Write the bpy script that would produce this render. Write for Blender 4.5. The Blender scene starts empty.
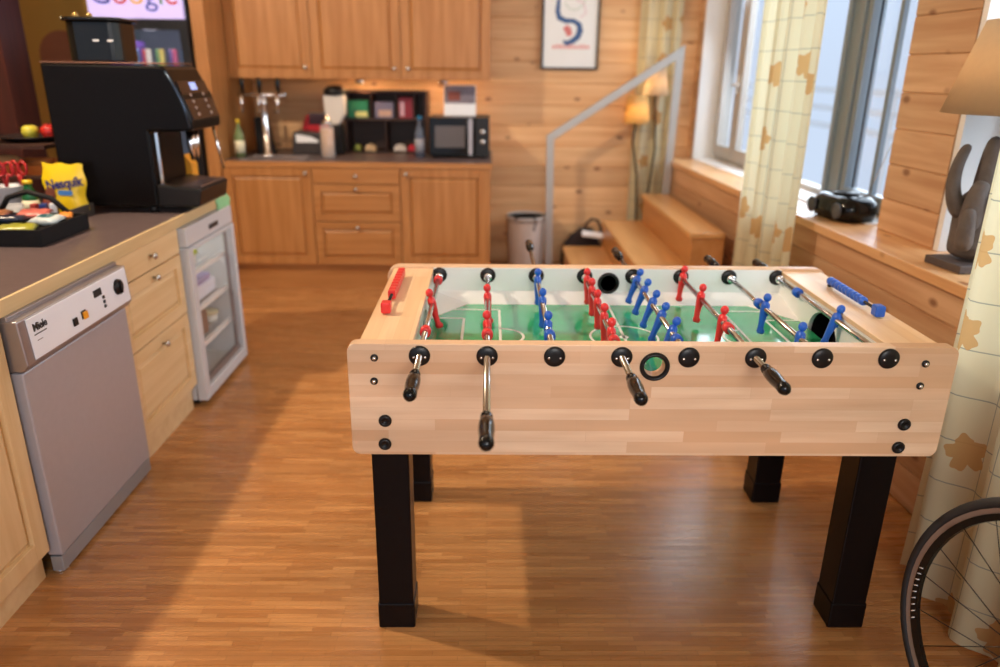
import bpy, bmesh, math, random
from mathutils import Vector, Matrix
PI = math.pi
rnd = random.Random(7)
sc = bpy.context.scene
COL = sc.collection

def srgb(r, g, b, a=1.0):
    f = lambda c: (c/255/12.92) if c/255 <= 0.04045 else ((c/255+0.055)/1.055)**2.4
    return (f(r), f(g), f(b), a)

# ------------------------------------------------------------------ camera
cd = bpy.data.cameras.new('camera'); cam = bpy.data.objects.new('camera', cd); COL.objects.link(cam)
Rv, Uv, Fv = Vector((0.99984693, -0.01300999, 0.01169827)), Vector((-0.00667026, 0.33467782, 0.94230901)), Vector((0.01617458, 0.9422428, -0.33453982))
M = Matrix.Identity(4)
for i in range(3):
    M[i][0], M[i][1], M[i][2] = Rv[i], Uv[i], -Fv[i]
M[0][3], M[1][3], M[2][3] = 0, 0, 1.5188
cam.matrix_world = M
cd.sensor_width = 36; cd.lens = 742.016/1000*36; cd.clip_start = .05; cd.clip_end = 80
cd.dof.use_dof = True; cd.dof.focus_distance = 1.95; cd.dof.aperture_fstop = 1.45
sc.camera = cam

# ------------------------------------------------------------------ view, world, lights
sc.view_settings.view_transform = 'Standard'; sc.view_settings.look = 'None'
sc.view_settings.gamma = 1; sc.view_settings.use_curve_mapping = False
sc.view_settings.exposure = -0.1
sc.cycles.use_denoising = True
sc.cycles.max_bounces = 8; sc.cycles.diffuse_bounces = 4; sc.cycles.transparent_max_bounces = 12
sc.cycles.caustics_reflective = False; sc.cycles.caustics_refractive = False
sc.cycles.sample_clamp_indirect = 6

w = bpy.data.worlds.new('daylight'); sc.world = w; w.use_nodes = True
wn = w.node_tree.nodes; wl = w.node_tree.links
bg = wn['Background']
tc = wn.new('ShaderNodeTexCoord'); sx = wn.new('ShaderNodeSeparateXYZ'); cr = wn.new('ShaderNodeValToRGB')
wl.new(tc.outputs['Generated'], sx.inputs[0]); wl.new(sx.outputs['Z'], cr.inputs[0])
cr.color_ramp.elements[0].position = 0.0; cr.color_ramp.elements[0].color = (.52, .62, .78, 1)
cr.color_ramp.elements[1].position = .30; cr.color_ramp.elements[1].color = (.60, .76, 1.0, 1)
wl.new(cr.outputs[0], bg.inputs['Color']); bg.inputs['Strength'].default_value = 1.3

def area(name, loc, target, sx_, sy_, power, color, spread=180):
    l = bpy.data.lights.new(name, 'AREA'); l.shape = 'RECTANGLE'; l.size = sx_; l.size_y = sy_
    l.energy = power; l.color = color; l.spread = math.radians(spread)
    o = bpy.data.objects.new(name, l); COL.objects.link(o); o.location = loc
    d = Vector(target) - Vector(loc); o.rotation_euler = d.to_track_quat('-Z', 'Y').to_euler()
    return o
def point(name, loc, power, color, r=.05, spot=None, tgt=None, blend=.5):
    l = bpy.data.lights.new(name, 'SPOT' if spot else 'POINT'); l.energy = power; l.color = color; l.shadow_soft_size = r
    o = bpy.data.objects.new(name, l); COL.objects.link(o); o.location = loc
    if spot:
        l.spot_size = math.radians(spot); l.spot_blend = blend
        d = Vector(tgt) - Vector(loc); o.rotation_euler = d.to_track_quat('-Z', 'Y').to_euler()
    return o
WARM = (1.0, .83, .64); DAY = (.76, .88, 1.0); NEUT = (1.0, .95, .90)
area('window_daylight_far', (2.35, 4.6, 1.9), (0.2, 3.4, .6), 2.4, 1.7, 85, DAY)
area('window_daylight_near', (2.35, 1.9, 1.9), (0.2, 1.6, .7), 1.5, 1.7, 45, DAY)
area('rear_fill_light', (0.5, -2.2, 2.1), (0.1, 1.7, .95), 1.6, 1.1, 31, NEUT, 110)  # added soft fill from behind the camera, aimed at the table front
point('counter_pendant_light', (-2.38, 2.5, 3.3), 330, WARM, .06)
point('ceiling_lamp_light', (-.2, 3.7, 3.0), 16, WARM, .16)
point('kitchen_lamp_light', (-.9, 4.6, 2.55), 3, WARM, .12)
point('back_room_fill', (-3.7, 4.6, 2.3), 6, (1, .78, .45), .1)  # unseen fill light added to brighten the mustard wall

# ------------------------------------------------------------------ materials
MATS = {}
def nodes_of(m):
    m.use_nodes = True
    return m.node_tree.nodes, m.node_tree.links, m.node_tree.nodes['Principled BSDF']
def mat(name, col, rough=.5, metal=0, emit=None, es=0, trans=0, spec=None, bump=0, bscale=60, var=0, vscale=8, coat=0, alpha=None):
    if name in MATS: return MATS[name]
    m = bpy.data.materials.new(name); n, l, p = nodes_of(m); MATS[name] = m
    p.inputs['Base Color'].default_value = col; p.inputs['Roughness'].default_value = rough; p.inputs['Metallic'].default_value = metal
    if emit: p.inputs['Emission Color'].default_value = emit; p.inputs['Emission Strength'].default_value = es
    if trans: p.inputs['Transmission Weight'].default_value = trans
    if spec is not None: p.inputs['Specular IOR Level'].default_value = spec
    if coat: p.inputs['Coat Weight'].default_value = coat; p.inputs['Coat Roughness'].default_value = .08
    if alpha is not None: p.inputs['Alpha'].default_value = alpha
    t = n.new('ShaderNodeTexCoord'); no = n.new('ShaderNodeTexNoise'); l.new(t.outputs['Object'], no.inputs['Vector'])
    no.inputs['Scale'].default_value = vscale; no.inputs['Detail'].default_value = 3
    v = var or .04
    mx = n.new('ShaderNodeMixRGB'); mx.blend_type = 'MIX'
    l.new(no.outputs['Fac'], mx.inputs['Fac'])
    mx.inputs['Color1'].default_value = tuple(c*(1-v) for c in col[:3])+(1,); mx.inputs['Color2'].default_value = tuple(min(1, c*(1+v)) for c in col[:3])+(1,)
    l.new(mx.outputs[0], p.inputs['Base Color'])
    if bump:
        n2 = n.new('ShaderNodeTexNoise'); n2.inputs['Scale'].default_value = bscale; n2.inputs['Detail'].default_value = 4
        l.new(t.outputs['Object'], n2.inputs['Vector'])
        b = n.new('ShaderNodeBump'); b.inputs['Strength'].default_value = bump; b.inputs['Distance'].default_value = .01
        l.new(n2.outputs['Fac'], b.inputs['Height']); l.new(b.outputs[0], p.inputs['Normal'])
    return m

def wood(name, c1, c2, axis='X', rough=.45, cross=28, along=1.6, knots=None, board=None, bvar=.18, spec=.35, bump=.08):
    """streaky grain along axis; board=(axis, width) varies tone board by board; knots=colour"""
    if name in MATS: return MATS[name]
    m = bpy.data.materials.new(name); n, l, p = nodes_of(m); MATS[name] = m
    t = n.new('ShaderNodeTexCoord'); sep = n.new('ShaderNodeSeparateXYZ'); l.new(t.outputs['Object'], sep.inputs[0])
    mp = n.new('ShaderNodeMapping'); s = [cross]*3; s['XYZ'.index(axis)] = along; mp.inputs['Scale'].default_value = s
    vec = t.outputs['Object']
    tone = None
    if board:
        q = n.new('ShaderNodeMath'); q.operation = 'DIVIDE'; l.new(sep.outputs[board[0]], q.inputs[0]); q.inputs[1].default_value = board[1]
        fl = n.new('ShaderNodeMath'); fl.operation = 'FLOOR'; l.new(q.outputs[0], fl.inputs[0])
        wnz = n.new('ShaderNodeTexWhiteNoise'); wnz.noise_dimensions = '1D'; l.new(fl.outputs[0], wnz.inputs['W'])
        off = n.new('ShaderNodeVectorMath'); off.operation = 'MULTIPLY_ADD'
        l.new(wnz.outputs['Color'], off.inputs[0]); off.inputs[1].default_value = (9, 9, 9); l.new(vec, off.inputs[2])
        vec = off.outputs[0]; tone = wnz.outputs['Value']
    l.new(vec, mp.inputs['Vector'])
    no = n.new('ShaderNodeTexNoise'); no.inputs['Scale'].default_value = 1; no.inputs['Detail'].default_value = 5; no.inputs['Distortion'].default_value = .4
    l.new(mp.outputs[0], no.inputs['Vector'])
    cr = n.new('ShaderNodeValToRGB'); cr.color_ramp.elements[0].position = .33; cr.color_ramp.elements[1].position = .68
    cr.color_ramp.elements[0].color = c2; cr.color_ramp.elements[1].color = c1
    l.new(no.outputs['Fac'], cr.inputs[0]); out = cr.outputs[0]
    if tone is not None:
        hs = n.new('ShaderNodeMapRange'); hs.inputs['To Min'].default_value = 1-bvar; hs.inputs['To Max'].default_value = 1+bvar; l.new(tone, hs.inputs['Value'])
        mu = n.new('ShaderNodeVectorMath'); mu.operation = 'SCALE'; l.new(out, mu.inputs[0]); l.new(hs.outputs[0], mu.inputs['Scale']); out = mu.outputs[0]
    if knots:
        m2 = n.new('ShaderNodeMapping'); s = [6.2]*3; s['XYZ'.index(axis)] = 3.6; m2.inputs['Scale'].default_value = [q*1.35 for q in s]; l.new(vec, m2.inputs['Vector'])
        vo = n.new('ShaderNodeTexVoronoi'); vo.inputs['Scale'].default_value = 1; l.new(m2.outputs[0], vo.inputs['Vector'])
        kr = n.new('ShaderNodeValToRGB'); kr.color_ramp.elements[0].position = .07; kr.color_ramp.elements[1].position = .17
        kr.color_ramp.elements[0].color = (.85, .85, .85, 1); kr.color_ramp.elements[1].color = (0, 0, 0, 1)
        l.new(vo.outputs['Distance'], kr.inputs[0])
        mk = n.new('ShaderNodeMixRGB'); l.new(kr.outputs[0], mk.inputs['Fac']); l.new(out, mk.inputs['Color1']); mk.inputs['Color2'].default_value = knots; out = mk.outputs[0]
    l.new(out, p.inputs['Base Color']); p.inputs['Roughness'].default_value = rough; p.inputs['Specular IOR Level'].default_value = spec
    b = n.new('ShaderNodeBump'); b.inputs['Strength'].default_value = bump; b.inputs['Distance'].default_value = .002
    l.new(no.outputs['Fac'], b.inputs['Height']); l.new(b.outputs[0], p.inputs['Normal'])
    return m

def strips(name, u, v, bw, rh, c1, c2, c3, rough, mortar=.0006, mcol=None, gx=60, coat=0, bias=0):
    """glued strips (parquet / butcher block): u = axis the strips run along, v = axis across"""
    m = bpy.data.materials.new(name); n, l, p = nodes_of(m); MATS[name] = m
    t = n.new('ShaderNodeTexCoord'); sep = n.new('ShaderNodeSeparateXYZ'); l.new(t.outputs['Object'], sep.inputs[0])
    cb = n.new('ShaderNodeCombineXYZ'); l.new(sep.outputs[u], cb.inputs[0]); l.new(sep.outputs[v], cb.inputs[1])
    br = n.new('ShaderNodeTexBrick'); l.new(cb.outputs[0], br.inputs['Vector']); br.inputs['Scale'].default_value = 1
    br.inputs['Brick Width'].default_value = bw; br.inputs['Row Height'].default_value = rh; br.inputs['Mortar Size'].default_value = mortar
    br.inputs['Bias'].default_value = bias
    br.offset = .37; br.offset_frequency = 3; br.squash = .7; br.squash_frequency = 4
    br.inputs['Color1'].default_value = c1; br.inputs['Color2'].default_value = c2; br.inputs['Mortar'].default_value = mcol or tuple(c*.55 for c in c2[:3])+(1,)
    mp = n.new('ShaderNodeMapping'); mp.inputs['Scale'].default_value = (3.5, gx, 1); l.new(cb.outputs[0], mp.inputs['Vector'])
    no = n.new('ShaderNodeTexNoise'); no.inputs['Scale'].default_value = 1; no.inputs['Detail'].default_value = 4; l.new(mp.outputs[0], no.inputs['Vector'])
    mr = n.new('ShaderNodeMapRange'); mr.inputs['From Min'].default_value = .35; mr.inputs['From Max'].default_value = .75; mr.inputs['To Max'].default_value = .5
    l.new(no.outputs['Fac'], mr.inputs['Value'])
    mx = n.new('ShaderNodeMixRGB'); l.new(mr.outputs[0], mx.inputs['Fac']); l.new(br.outputs['Color'], mx.inputs['Color1']); mx.inputs['Color2'].default_value = c3
    # broad tone drift between rows of strips
    m3 = n.new('ShaderNodeMapping'); m3.inputs['Scale'].default_value = (1.3, 9, 1); l.new(cb.outputs[0], m3.inputs['Vector'])
    n3 = n.new('ShaderNodeTexNoise'); n3.inputs['Scale'].default_value = 1; l.new(m3.outputs[0], n3.inputs['Vector'])
    r3 = n.new('ShaderNodeMapRange'); r3.inputs['From Min'].default_value = .3; r3.inputs['From Max'].default_value = .7; r3.inputs['To Min'].default_value = .86; r3.inputs['To Max'].default_value = 1.1
    l.new(n3.outputs['Fac'], r3.inputs['Value'])
    sc_ = n.new('ShaderNodeVectorMath'); sc_.operation = 'SCALE'; l.new(mx.outputs[0], sc_.inputs[0]); l.new(r3.outputs[0], sc_.inputs['Scale'])
    l.new(sc_.outputs[0], p.inputs['Base Color']); p.inputs['Roughness'].default_value = rough
    rr = n.new('ShaderNodeMapRange'); rr.inputs['To Min'].default_value = rough-.06; rr.inputs['To Max'].default_value = rough+.08; l.new(no.outputs['Fac'], rr.inputs['Value']); l.new(rr.outputs[0], p.inputs['Roughness'])
    if coat: p.inputs['Coat Weight'].default_value = coat; p.inputs['Coat Roughness'].default_value = .15
    b = n.new('ShaderNodeBump'); b.inputs['Strength'].default_value = .06; b.inputs['Distance'].default_value = .002
    l.new(no.outputs['Fac'], b.inputs['Height']); l.new(b.outputs[0], p.inputs['Normal'])
    return m

def curtain_mat():
    m = bpy.data.materials.new('leaf_print_curtain'); n, l, p = nodes_of(m)
    t = n.new('ShaderNodeTexCoord')
    mn = lambda op, a=None, b=None: _m(n, l, op, a, b)
    uv = t.outputs['UV']; sep = n.new('ShaderNodeSeparateXYZ'); l.new(uv, sep.inputs[0])
    def line(ax, period, wd):
        f = mn('FRACT', mn('DIVIDE', sep.outputs[ax], period)); return mn('LESS_THAN', f, wd/period)
    g = mn('MAXIMUM', line(0, .155, .0035), line(1, .135, .0035))
    sc0 = n.new('ShaderNodeVectorMath'); sc0.operation = 'MULTIPLY'; l.new(uv, sc0.inputs[0]); sc0.inputs[1].default_value = (3.1, 2.8, 0)
    vo = n.new('ShaderNodeTexVoronoi'); vo.voronoi_dimensions = '2D'; vo.inputs['Scale'].default_value = 1; vo.inputs['Randomness'].default_value = .55
    l.new(sc0.outputs[0], vo.inputs['Vector'])
    d = n.new('ShaderNodeVectorMath'); d.operation = 'SUBTRACT'; l.new(sc0.outputs[0], d.inputs[0]); l.new(vo.outputs['Position'], d.inputs[1])
    s2 = n.new('ShaderNodeSeparateXYZ'); l.new(d.outputs[0], s2.inputs[0])
    at = mn('ARCTAN2', s2.outputs[1], s2.outputs[0])
    lob = mn('ADD', mn('MULTIPLY', mn('ABSOLUTE', mn('SINE', mn('MULTIPLY', at, 2.5))), .062), mn('MULTIPLY', mn('SINE', mn('MULTIPLY', at, 11.0)), .010))
    leaf = mn('LESS_THAN', vo.outputs['Distance'], mn('ADD', lob, .105))
    stem = mn('MULTIPLY', mn('LESS_THAN', mn('ABSOLUTE', s2.outputs[0]), .007), mn('MULTIPLY', mn('LESS_THAN', s2.outputs[1], 0.0), mn('GREATER_THAN', s2.outputs[1], -.16)))
    leaf = mn('MAXIMUM', leaf, stem)
    m1 = n.new('ShaderNodeMixRGB'); l.new(g, m1.inputs['Fac']); m1.inputs['Color1'].default_value = srgb(226, 220, 186); m1.inputs['Color2'].default_value = srgb(165, 168, 150)
    m2 = n.new('ShaderNodeMixRGB'); l.new(mn('MULTIPLY', leaf, .9), m2.inputs['Fac']); l.new(m1.outputs[0], m2.inputs['Color1']); m2.inputs['Color2'].default_value = srgb(206, 164, 104)
    di = n.new('ShaderNodeBsdfDiffuse'); tr = n.new('ShaderNodeBsdfTranslucent'); ms = n.new('ShaderNodeMixShader'); ms.inputs[0].default_value = .5
    l.new(m2.outputs[0], di.inputs[0]); l.new(m2.outputs[0], tr.inputs[0]); l.new(di.outputs[0], ms.inputs[1]); l.new(tr.outputs[0], ms.inputs[2])
    l.new(ms.outputs[0], n['Material Output'].inputs[0]); n.remove(p)
    return m
def _m(n, l, op, a, b):
    x = n.new('ShaderNodeMath'); x.operation = op
    for i, v in enumerate((a, b)):
        if v is None: continue
        if isinstance(v, (int, float)): x.inputs[i].default_value = v
        else: l.new(v, x.inputs[i])
    return x.outputs[0]

# ------------------------------------------------------------------ mesh helpers
class B:
    def __init__(s): s.bm = bmesh.new(); s.mi = 0
    def _add(s, verts, faces, smooth=False, mi=0):
        vs = [s.bm.verts.new(v) for v in verts]
        for f in faces:
            try: fc = s.bm.faces.new([vs[i] for i in f]); fc.smooth = smooth; fc.material_index = mi
            except ValueError: pass
        return s
    def box(s, x0, y0, z0, x1, y1, z1, mi=0):
        x0, x1 = sorted((x0, x1)); y0, y1 = sorted((y0, y1)); z0, z1 = sorted((z0, z1))
        v = [(x, y, z) for z in (z0, z1) for y in (y0, y1) for x in (x0, x1)]
        return s._add(v, [(0, 2, 3, 1), (4, 5, 7, 6), (0, 1, 5, 4), (2, 6, 7, 3), (0, 4, 6, 2), (1, 3, 7, 5)], mi=mi)
    def prism(s, pts, ax, a, b, smooth=False, mi=0):
        """2D outline extruded along axis ax (0,1,2) from a to b; outline coords are the two other axes in order"""
        def P(p, t):
            q = list(p); q.insert(ax, t); return tuple(q)
        n = len(pts); v = [P(p, a) for p in pts]+[P(p, b) for p in pts]
        f = [tuple(range(n)), tuple(range(2*n-1, n-1, -1))]+[(i, i+n, (i+1) % n+n, (i+1) % n) for i in range(n)]
        s._add(v, f, smooth, mi); bmesh.ops.recalc_face_normals(s.bm, faces=s.bm.faces[:]); return s
    def lathe(s, prof, c=(0, 0, 0), ax=2, n=24, smooth=True, mi=0):
        """prof: list of (r, h) along axis ax from centre c"""
        v = []; rings = []
        for r, h in prof:
            ring = []
            k = 1 if r < 1e-6 else n
            for i in range(k):
                a = 2*PI*i/n; q = [r*math.cos(a), r*math.sin(a)]; q.insert(ax, h)
                ring.append(len(v)); v.append((c[0]+q[0], c[1]+q[1], c[2]+q[2]))
            rings.append(ring)
        f = []
        for a, b in zip(rings, rings[1:]):
            for i in range(n):
                j = (i+1) % n
                if len(a) == 1 and len(b) == 1: continue
                if len(a) == 1: f.append((a[0], b[i], b[j]))
                elif len(b) == 1: f.append((a[i], a[j], b[0]))
                else: f.append((a[i], a[j], b[j], b[i]))
        if len(rings[0]) > 1: f.append(tuple(reversed(rings[0])))
        if len(rings[-1]) > 1: f.append(tuple(rings[-1]))
        s._add(v, f, smooth, mi); bmesh.ops.recalc_face_normals(s.bm, faces=s.bm.faces[:]); return s
    def cyl(s, c, r, h, ax=2, n=24, mi=0): return s.lathe([(r, 0), (r, h)], c, ax, n, mi=mi)
    def tube(s, pts, r, n=10, mi=0, closed=False):
        pts = [Vector(p) for p in pts]; rs = r if isinstance(r, (list, tuple)) else [r]*len(pts)
        v = []; N = len(pts); up = None
        for i, p in enumerate(pts):
            if closed: t = (pts[(i+1) % N]-pts[i-1]).normalized()
            else: t = (pts[min(i+1, N-1)]-pts[max(i-1, 0)]).normalized()
            if up is None: up = t.orthogonal().normalized()
            up = (up-t*up.dot(t)).normalized(); sd = t.cross(up)
            for k in range(n):
                a = 2*PI*k/n; v.append(tuple(p+rs[i]*(math.cos(a)*up+math.sin(a)*sd)))
        f = []
        for i in range(N if closed else N-1):
            for k in range(n):
                j = (i+1) % N; f.append((i*n+k, i*n+(k+1) % n, j*n+(k+1) % n, j*n+k))
        if not closed: f += [tuple(reversed(range(n))), tuple(range((N-1)*n, N*n))]
        s._add(v, f, True, mi); return s
    def loft(s, secs, n=14, mi=0):
        """secs: (cx, cy, z, rx, ry)"""
        v = []
        for cx, cy, z, rx, ry in secs:
            for k in range(n):
                a = 2*PI*k/n; v.append((cx+rx*math.cos(a), cy+ry*math.sin(a), z))
        f = [(i*n+k, i*n+(k+1) % n, (i+1)*n+(k+1) % n, (i+1)*n+k) for i in range(len(secs)-1) for k in range(n)]
        f += [tuple(reversed(range(n))), tuple(range((len(secs)-1)*n, len(secs)*n))]
        s._add(v, f, True, mi); return s
    def ball(s, c, r, sx_=1, sy_=1, sz=1, n=16, mi=0):
        k = n//2; prof = [(r*math.sin(PI*i/k), -r*math.cos(PI*i/k)) for i in range(k+1)]
        b0 = len(s.bm.verts); s.lathe(prof, (0, 0, 0), 2, n, mi=mi); s.bm.verts.ensure_lookup_table()
        for q in s.bm.verts[b0:]: q.co = Vector((q.co.x*sx_+c[0], q.co.y*sy_+c[1], q.co.z*sz+c[2]))
        return s
    def ob(s, name, m, parent=None, bevel=0, loc=None, rz=0, rot=None):
        me = bpy.data.meshes.new(name); s.bm.normal_update(); s.bm.to_mesh(me); s.bm.free()
        for q in (m if isinstance(m, (list, tuple)) else [m]): me.materials.append(q)
        o = bpy.data.objects.new(name, me); COL.objects.link(o)
        if parent: o.parent = parent
        if loc: o.location = loc
        if rz: o.rotation_euler.z = rz
        if rot: o.rotation_euler = rot
        if bevel:
            bv = o.modifiers.new('bevel', 'BEVEL'); bv.width = bevel; bv.segments = 2; bv.limit_method = 'ANGLE'; bv.angle_limit = math.radians(50)
        return o

def tag(o, label=None, cat=None, group=None, kind=None):
    if label: o['label'] = label
    if cat: o['category'] = cat
    if group: o['group'] = group
    if kind: o['kind'] = kind
    return o
def thing(name, label, cat, loc=(0, 0, 0), rz=0, group=None):
    o = bpy.data.objects.new(name, None); COL.objects.link(o); o.location = loc; o.rotation_euler.z = rz; o.empty_display_size = .05
    return tag(o, label, cat, group)
def st(o): o['kind'] = 'structure'; return o
def kids(o): return [c for c in bpy.data.objects if c.parent == o]
def dup(o, label=None, loc=None, rz=None, parent=None):
    c = o.copy(); COL.objects.link(c)
    if parent: c.parent = parent
    if label: c['label'] = label
    if loc is not None: c.location = loc
    if rz is not None: c.rotation_euler.z = rz
    for k in kids(o): dup(k, parent=c)
    return c
def rrect(w_, h, r, cx=0, cy=0, n=5):
    p = []
    for (sx_, sy_, a0) in ((1, 1, 0), (-1, 1, PI/2), (-1, -1, PI), (1, -1, 1.5*PI)):
        for i in range(n+1):
            a = a0+PI/2*i/n; p.append((cx+sx_*(w_/2-r)+r*math.cos(a), cy+sy_*(h/2-r)+r*math.sin(a)))
    return p
def text(name, s, size, m, parent, loc, rot, width=None, cols=None, extrude=.0008, squash=1, bold=0):
    cu = bpy.data.curves.new(name, 'FONT'); cu.body = s; cu.size = size; cu.extrude = extrude; cu.align_x = 'CENTER'; cu.align_y = 'BOTTOM_BASELINE'; cu.resolution_u = 4; cu.offset = bold*size
    ms = m if isinstance(m, (list, tuple)) else [m]
    for q in ms: cu.materials.append(q)
    if cols:
        for i, k in enumerate(cols): cu.body_format[i].material_index = k
    o = bpy.data.objects.new(name, cu); COL.objects.link(o)
    bpy.context.view_layer.update()
    me = bpy.data.meshes.new_from_object(o.evaluated_get(bpy.context.evaluated_depsgraph_get()))
    bpy.data.objects.remove(o)
    if width:
        xs = [v.co.x for v in me.vertices]; k = width/(max(xs)-min(xs))
        for v in me.vertices: v.co.x *= k; v.co.y *= k*squash
    r = bpy.data.objects.new(name, me); COL.objects.link(r); r.parent = parent; r.location = loc; r.rotation_euler = rot
    return r

# ------------------------------------------------------------------ shared materials
PINE = wood('pine_boards', srgb(224, 182, 134), srgb(204, 154, 106), 'X', .5, 22, 1.2, knots=srgb(116, 66, 40), board=('Z', .158), bvar=.12)
PINE_Y = wood('pine_boards_side', srgb(210, 172, 134), srgb(184, 140, 102), 'Y', .5, 22, 1.2, knots=srgb(124, 80, 54), board=('Z', .145), bvar=.16)
PINE_SILL = wood('pine_sill', srgb(228, 184, 134), srgb(210, 158, 108), 'Y', .32, 22, 1.2, knots=srgb(140, 84, 46))
OAKV = wood('oak_cabinet_vertical', srgb(182, 128, 76), srgb(162, 108, 58), 'Z', .4, 26, 1.8)
OAKH = wood('oak_cabinet_horizontal', srgb(182, 128, 76), srgb(162, 108, 58), 'X', .4, 26, 1.8)
LOAKV = wood('light_oak_vertical', srgb(232, 204, 158), srgb(220, 188, 138), 'Z', .42, 26, 1.8)
LOAKH = wood('light_oak_horizontal', srgb(232, 204, 158), srgb(220, 188, 138), 'X', .42, 26, 1.8)
STEPW = wood('oak_steps', srgb(214, 164, 106), srgb(198, 144, 86), 'Y', .3, 20, 1.2)
FLOOR = strips('oak_strip_floor', 'X', 'Y', .21, .0185, srgb(204, 148, 92), srgb(172, 116, 66), srgb(152, 98, 52), .27, .0005, gx=55, coat=.15)
BEECH = strips('beech_block', 'X', 'Z', .36, .031, srgb(240, 208, 174), srgb(214, 170, 130), srgb(210, 166, 128), .38, .0003, mcol=srgb(214, 172, 138), gx=45)
BEECHT = strips('beech_block_top', 'Y', 'X', .42, .040, srgb(246, 216, 178), srgb(230, 192, 146), srgb(222, 182, 138), .35, .0003, mcol=srgb(214, 170, 128), gx=45)
WORKTOP = mat('dark_mottled_laminate', srgb(96, 82, 82), .33, var=.22, vscale=22, bump=.03)
BLACK = mat('black_plastic', (.009, .008, .008, 1), .35, spec=.3)
BLACKG = mat('gloss_black', (.006, .006, .006, 1), .12, spec=.3)
BLACKM = mat('matt_black', (.010, .009, .010, 1), .7, spec=.2)
LEGBLK = mat('black_lacquer', (.006, .004, .004, 1), .28, spec=.12)
MACH = mat('black_machine_shell', (.005, .004, .004, 1), .3, spec=.10)
STEEL = mat('brushed_steel', srgb(168, 160, 160), .38, .8, var=.06, vscale=30)
STEELF = mat('steel_door_skin', srgb(178, 176, 184), .42, .3, var=.05, vscale=40)
CHROME = mat('chrome', (.8, .8, .8, 1), .12, 1)
RAILM = mat('grey_handrail', srgb(172, 170, 166), .4, .5)
WHITE = mat('white_laminate', srgb(246, 244, 240), .32)
WHITEP = mat('white_paint', srgb(236, 234, 230), .5)
FRWHITE = mat('fridge_grey_white', srgb(206, 208, 212), .35)
FRAMEG = mat('taupe_window_frame', srgb(176, 170, 162), .45)
FRAMEB = mat('grey_window_frame', srgb(140, 150, 158), .4)
RED = mat('red_plastic', srgb(222, 48, 50), .3)
BLUE = mat('blue_plastic', srgb(32, 92, 196), .3)
GREENF = mat('green_playfield', srgb(52, 172, 118), .1, coat=.5)
LINEW = mat('field_line_white', srgb(232, 240, 232), .3)
def glass_mat():
    m = bpy.data.materials.new('clear_glass'); n, l, p = nodes_of(m); n.remove(p)
    t = n.new('ShaderNodeBsdfTransparent'); g = n.new('ShaderNodeBsdfGlossy'); g.inputs['Roughness'].default_value = .02
    ms = n.new('ShaderNodeMixShader'); ms.inputs[0].default_value = .05; l.new(t.outputs[0], ms.inputs[1]); l.new(g.outputs[0], ms.inputs[2]); l.new(ms.outputs[0], n['Material Output'].inputs[0])
    return m
GLASS = glass_mat()
FABW = mat('white_fabric', srgb(214, 204, 196), .9, bump=.3, bscale=60)
MUSTARD = mat('mustard_plaster', srgb(160, 128, 60), .8, var=.08, bump=.1)
DARKWOOD = wood('dark_red_wood', srgb(66, 26, 16), srgb(48, 18, 12), 'Z', .5)
SHELFD = wood('dark_brown_shelf_wood', srgb(62, 38, 28), srgb(46, 28, 22), 'X', .5)
CURT = curtain_mat()
PAPER = mat('white_paper', srgb(240, 240, 242), .6)

# ------------------------------------------------------------------ room shell
st(B().box(-6, -3, -.05, 1.95, 6.3, 0).ob('floor', FLOOR))
st(B().box(-6, -3, 3.40, 2.0, 6.3, 3.5).ob('ceiling', mat('ceiling_paint', srgb(225, 205, 175), .8)))
def boards(b, ax_len0, ax_len1, face, back, z0, z1, w_, ax='X', gap=.007, ch=.006):
    """horizontal boards with V joints; face coord faces the room (-Y for ax X, -X for ax Y)"""
    k = math.floor(z0/w_); sgn = 1 if back > face else -1
    while k*w_ < z1:
        a, c = max(z0, k*w_), min(z1, (k+1)*w_)
        if c-a > .004:
            pr = [(back, a), (face+sgn*ch, a), (face, a+min(gap, (c-a)/3)), (face, c-min(gap*.4, (c-a)/3)), (face+sgn*ch, c), (back, c)]
            if ax == 'X': b.prism(pr, 0, ax_len0, ax_len1)
            else: b.prism(pr, 1, ax_len0, ax_len1)
        k += 1
    return b
YB = 6.08
bb = B(); boards(bb, -1.93, 1.74, YB, YB+.03, 0, 3.40, .158, 'X'); bb.box(-1.93, YB+.03, 0, 1.74, YB+.2, 3.40)
st(bb.ob('wall_back', PINE))
st(B().box(-6, YB, 0, -1.93, YB+.2, 3.40).ob('wall_back_left', MUSTARD))
st(B().box(-6.1, -3, 0, -6, YB, 3.40).ob('wall_left', MUSTARD))
# right wall, in its own slightly turned frame: local x into the wall, local y along it (0 = world y 5)
RW = dict(loc=(1.445, 5.0, 0), rz=.04)
b = B(); boards(b, -6.6, 1.10, 0, .02, 0, .84, .145, 'Y'); b.box(.02, -6.6, 0, .36, 1.10, .84)
st(b.ob('wall_right', PINE_Y, **RW))
b = B(); boards(b, -2.20, -1.80, .19, .21, .88, 3.40, .145, 'Y'); b.box(.21, -2.20, .88, .36, -1.80, 3.40)
st(b.ob('wall_right_pier', PINE_Y, **RW))
b = B(); boards(b, .97, 1.10, .19, .21, .88, 3.40, .145, 'Y'); b.box(.21, .97, .88, .36, 1.10, 3.40)
st(b.ob('wall_right_corner', PINE_Y, **RW))
b = B(); b.box(.21, -1.80, 2.42, .36, .97, 3.40); boards(b, -6.6, -4.2, .19, .21, .88, 3.40, .145, 'Y'); b.box(.21, -6.6, .88, .36, -4.2, 3.40); b.box(.19, -4.2, 2.42, .36, -2.20, 3.40)
st(b.ob('wall_right_lintel', PINE_Y, **RW))
st(B().box(-.025, -6.6, .84, .46, .96, .88).ob('trim_1', PINE_SILL, bevel=.004, **RW))   # pine window board
st(B().box(.19, -1.72, .8801, .46, .94, .886).ob('trim_2', WHITEP, **RW))                   # white inner sill
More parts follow.
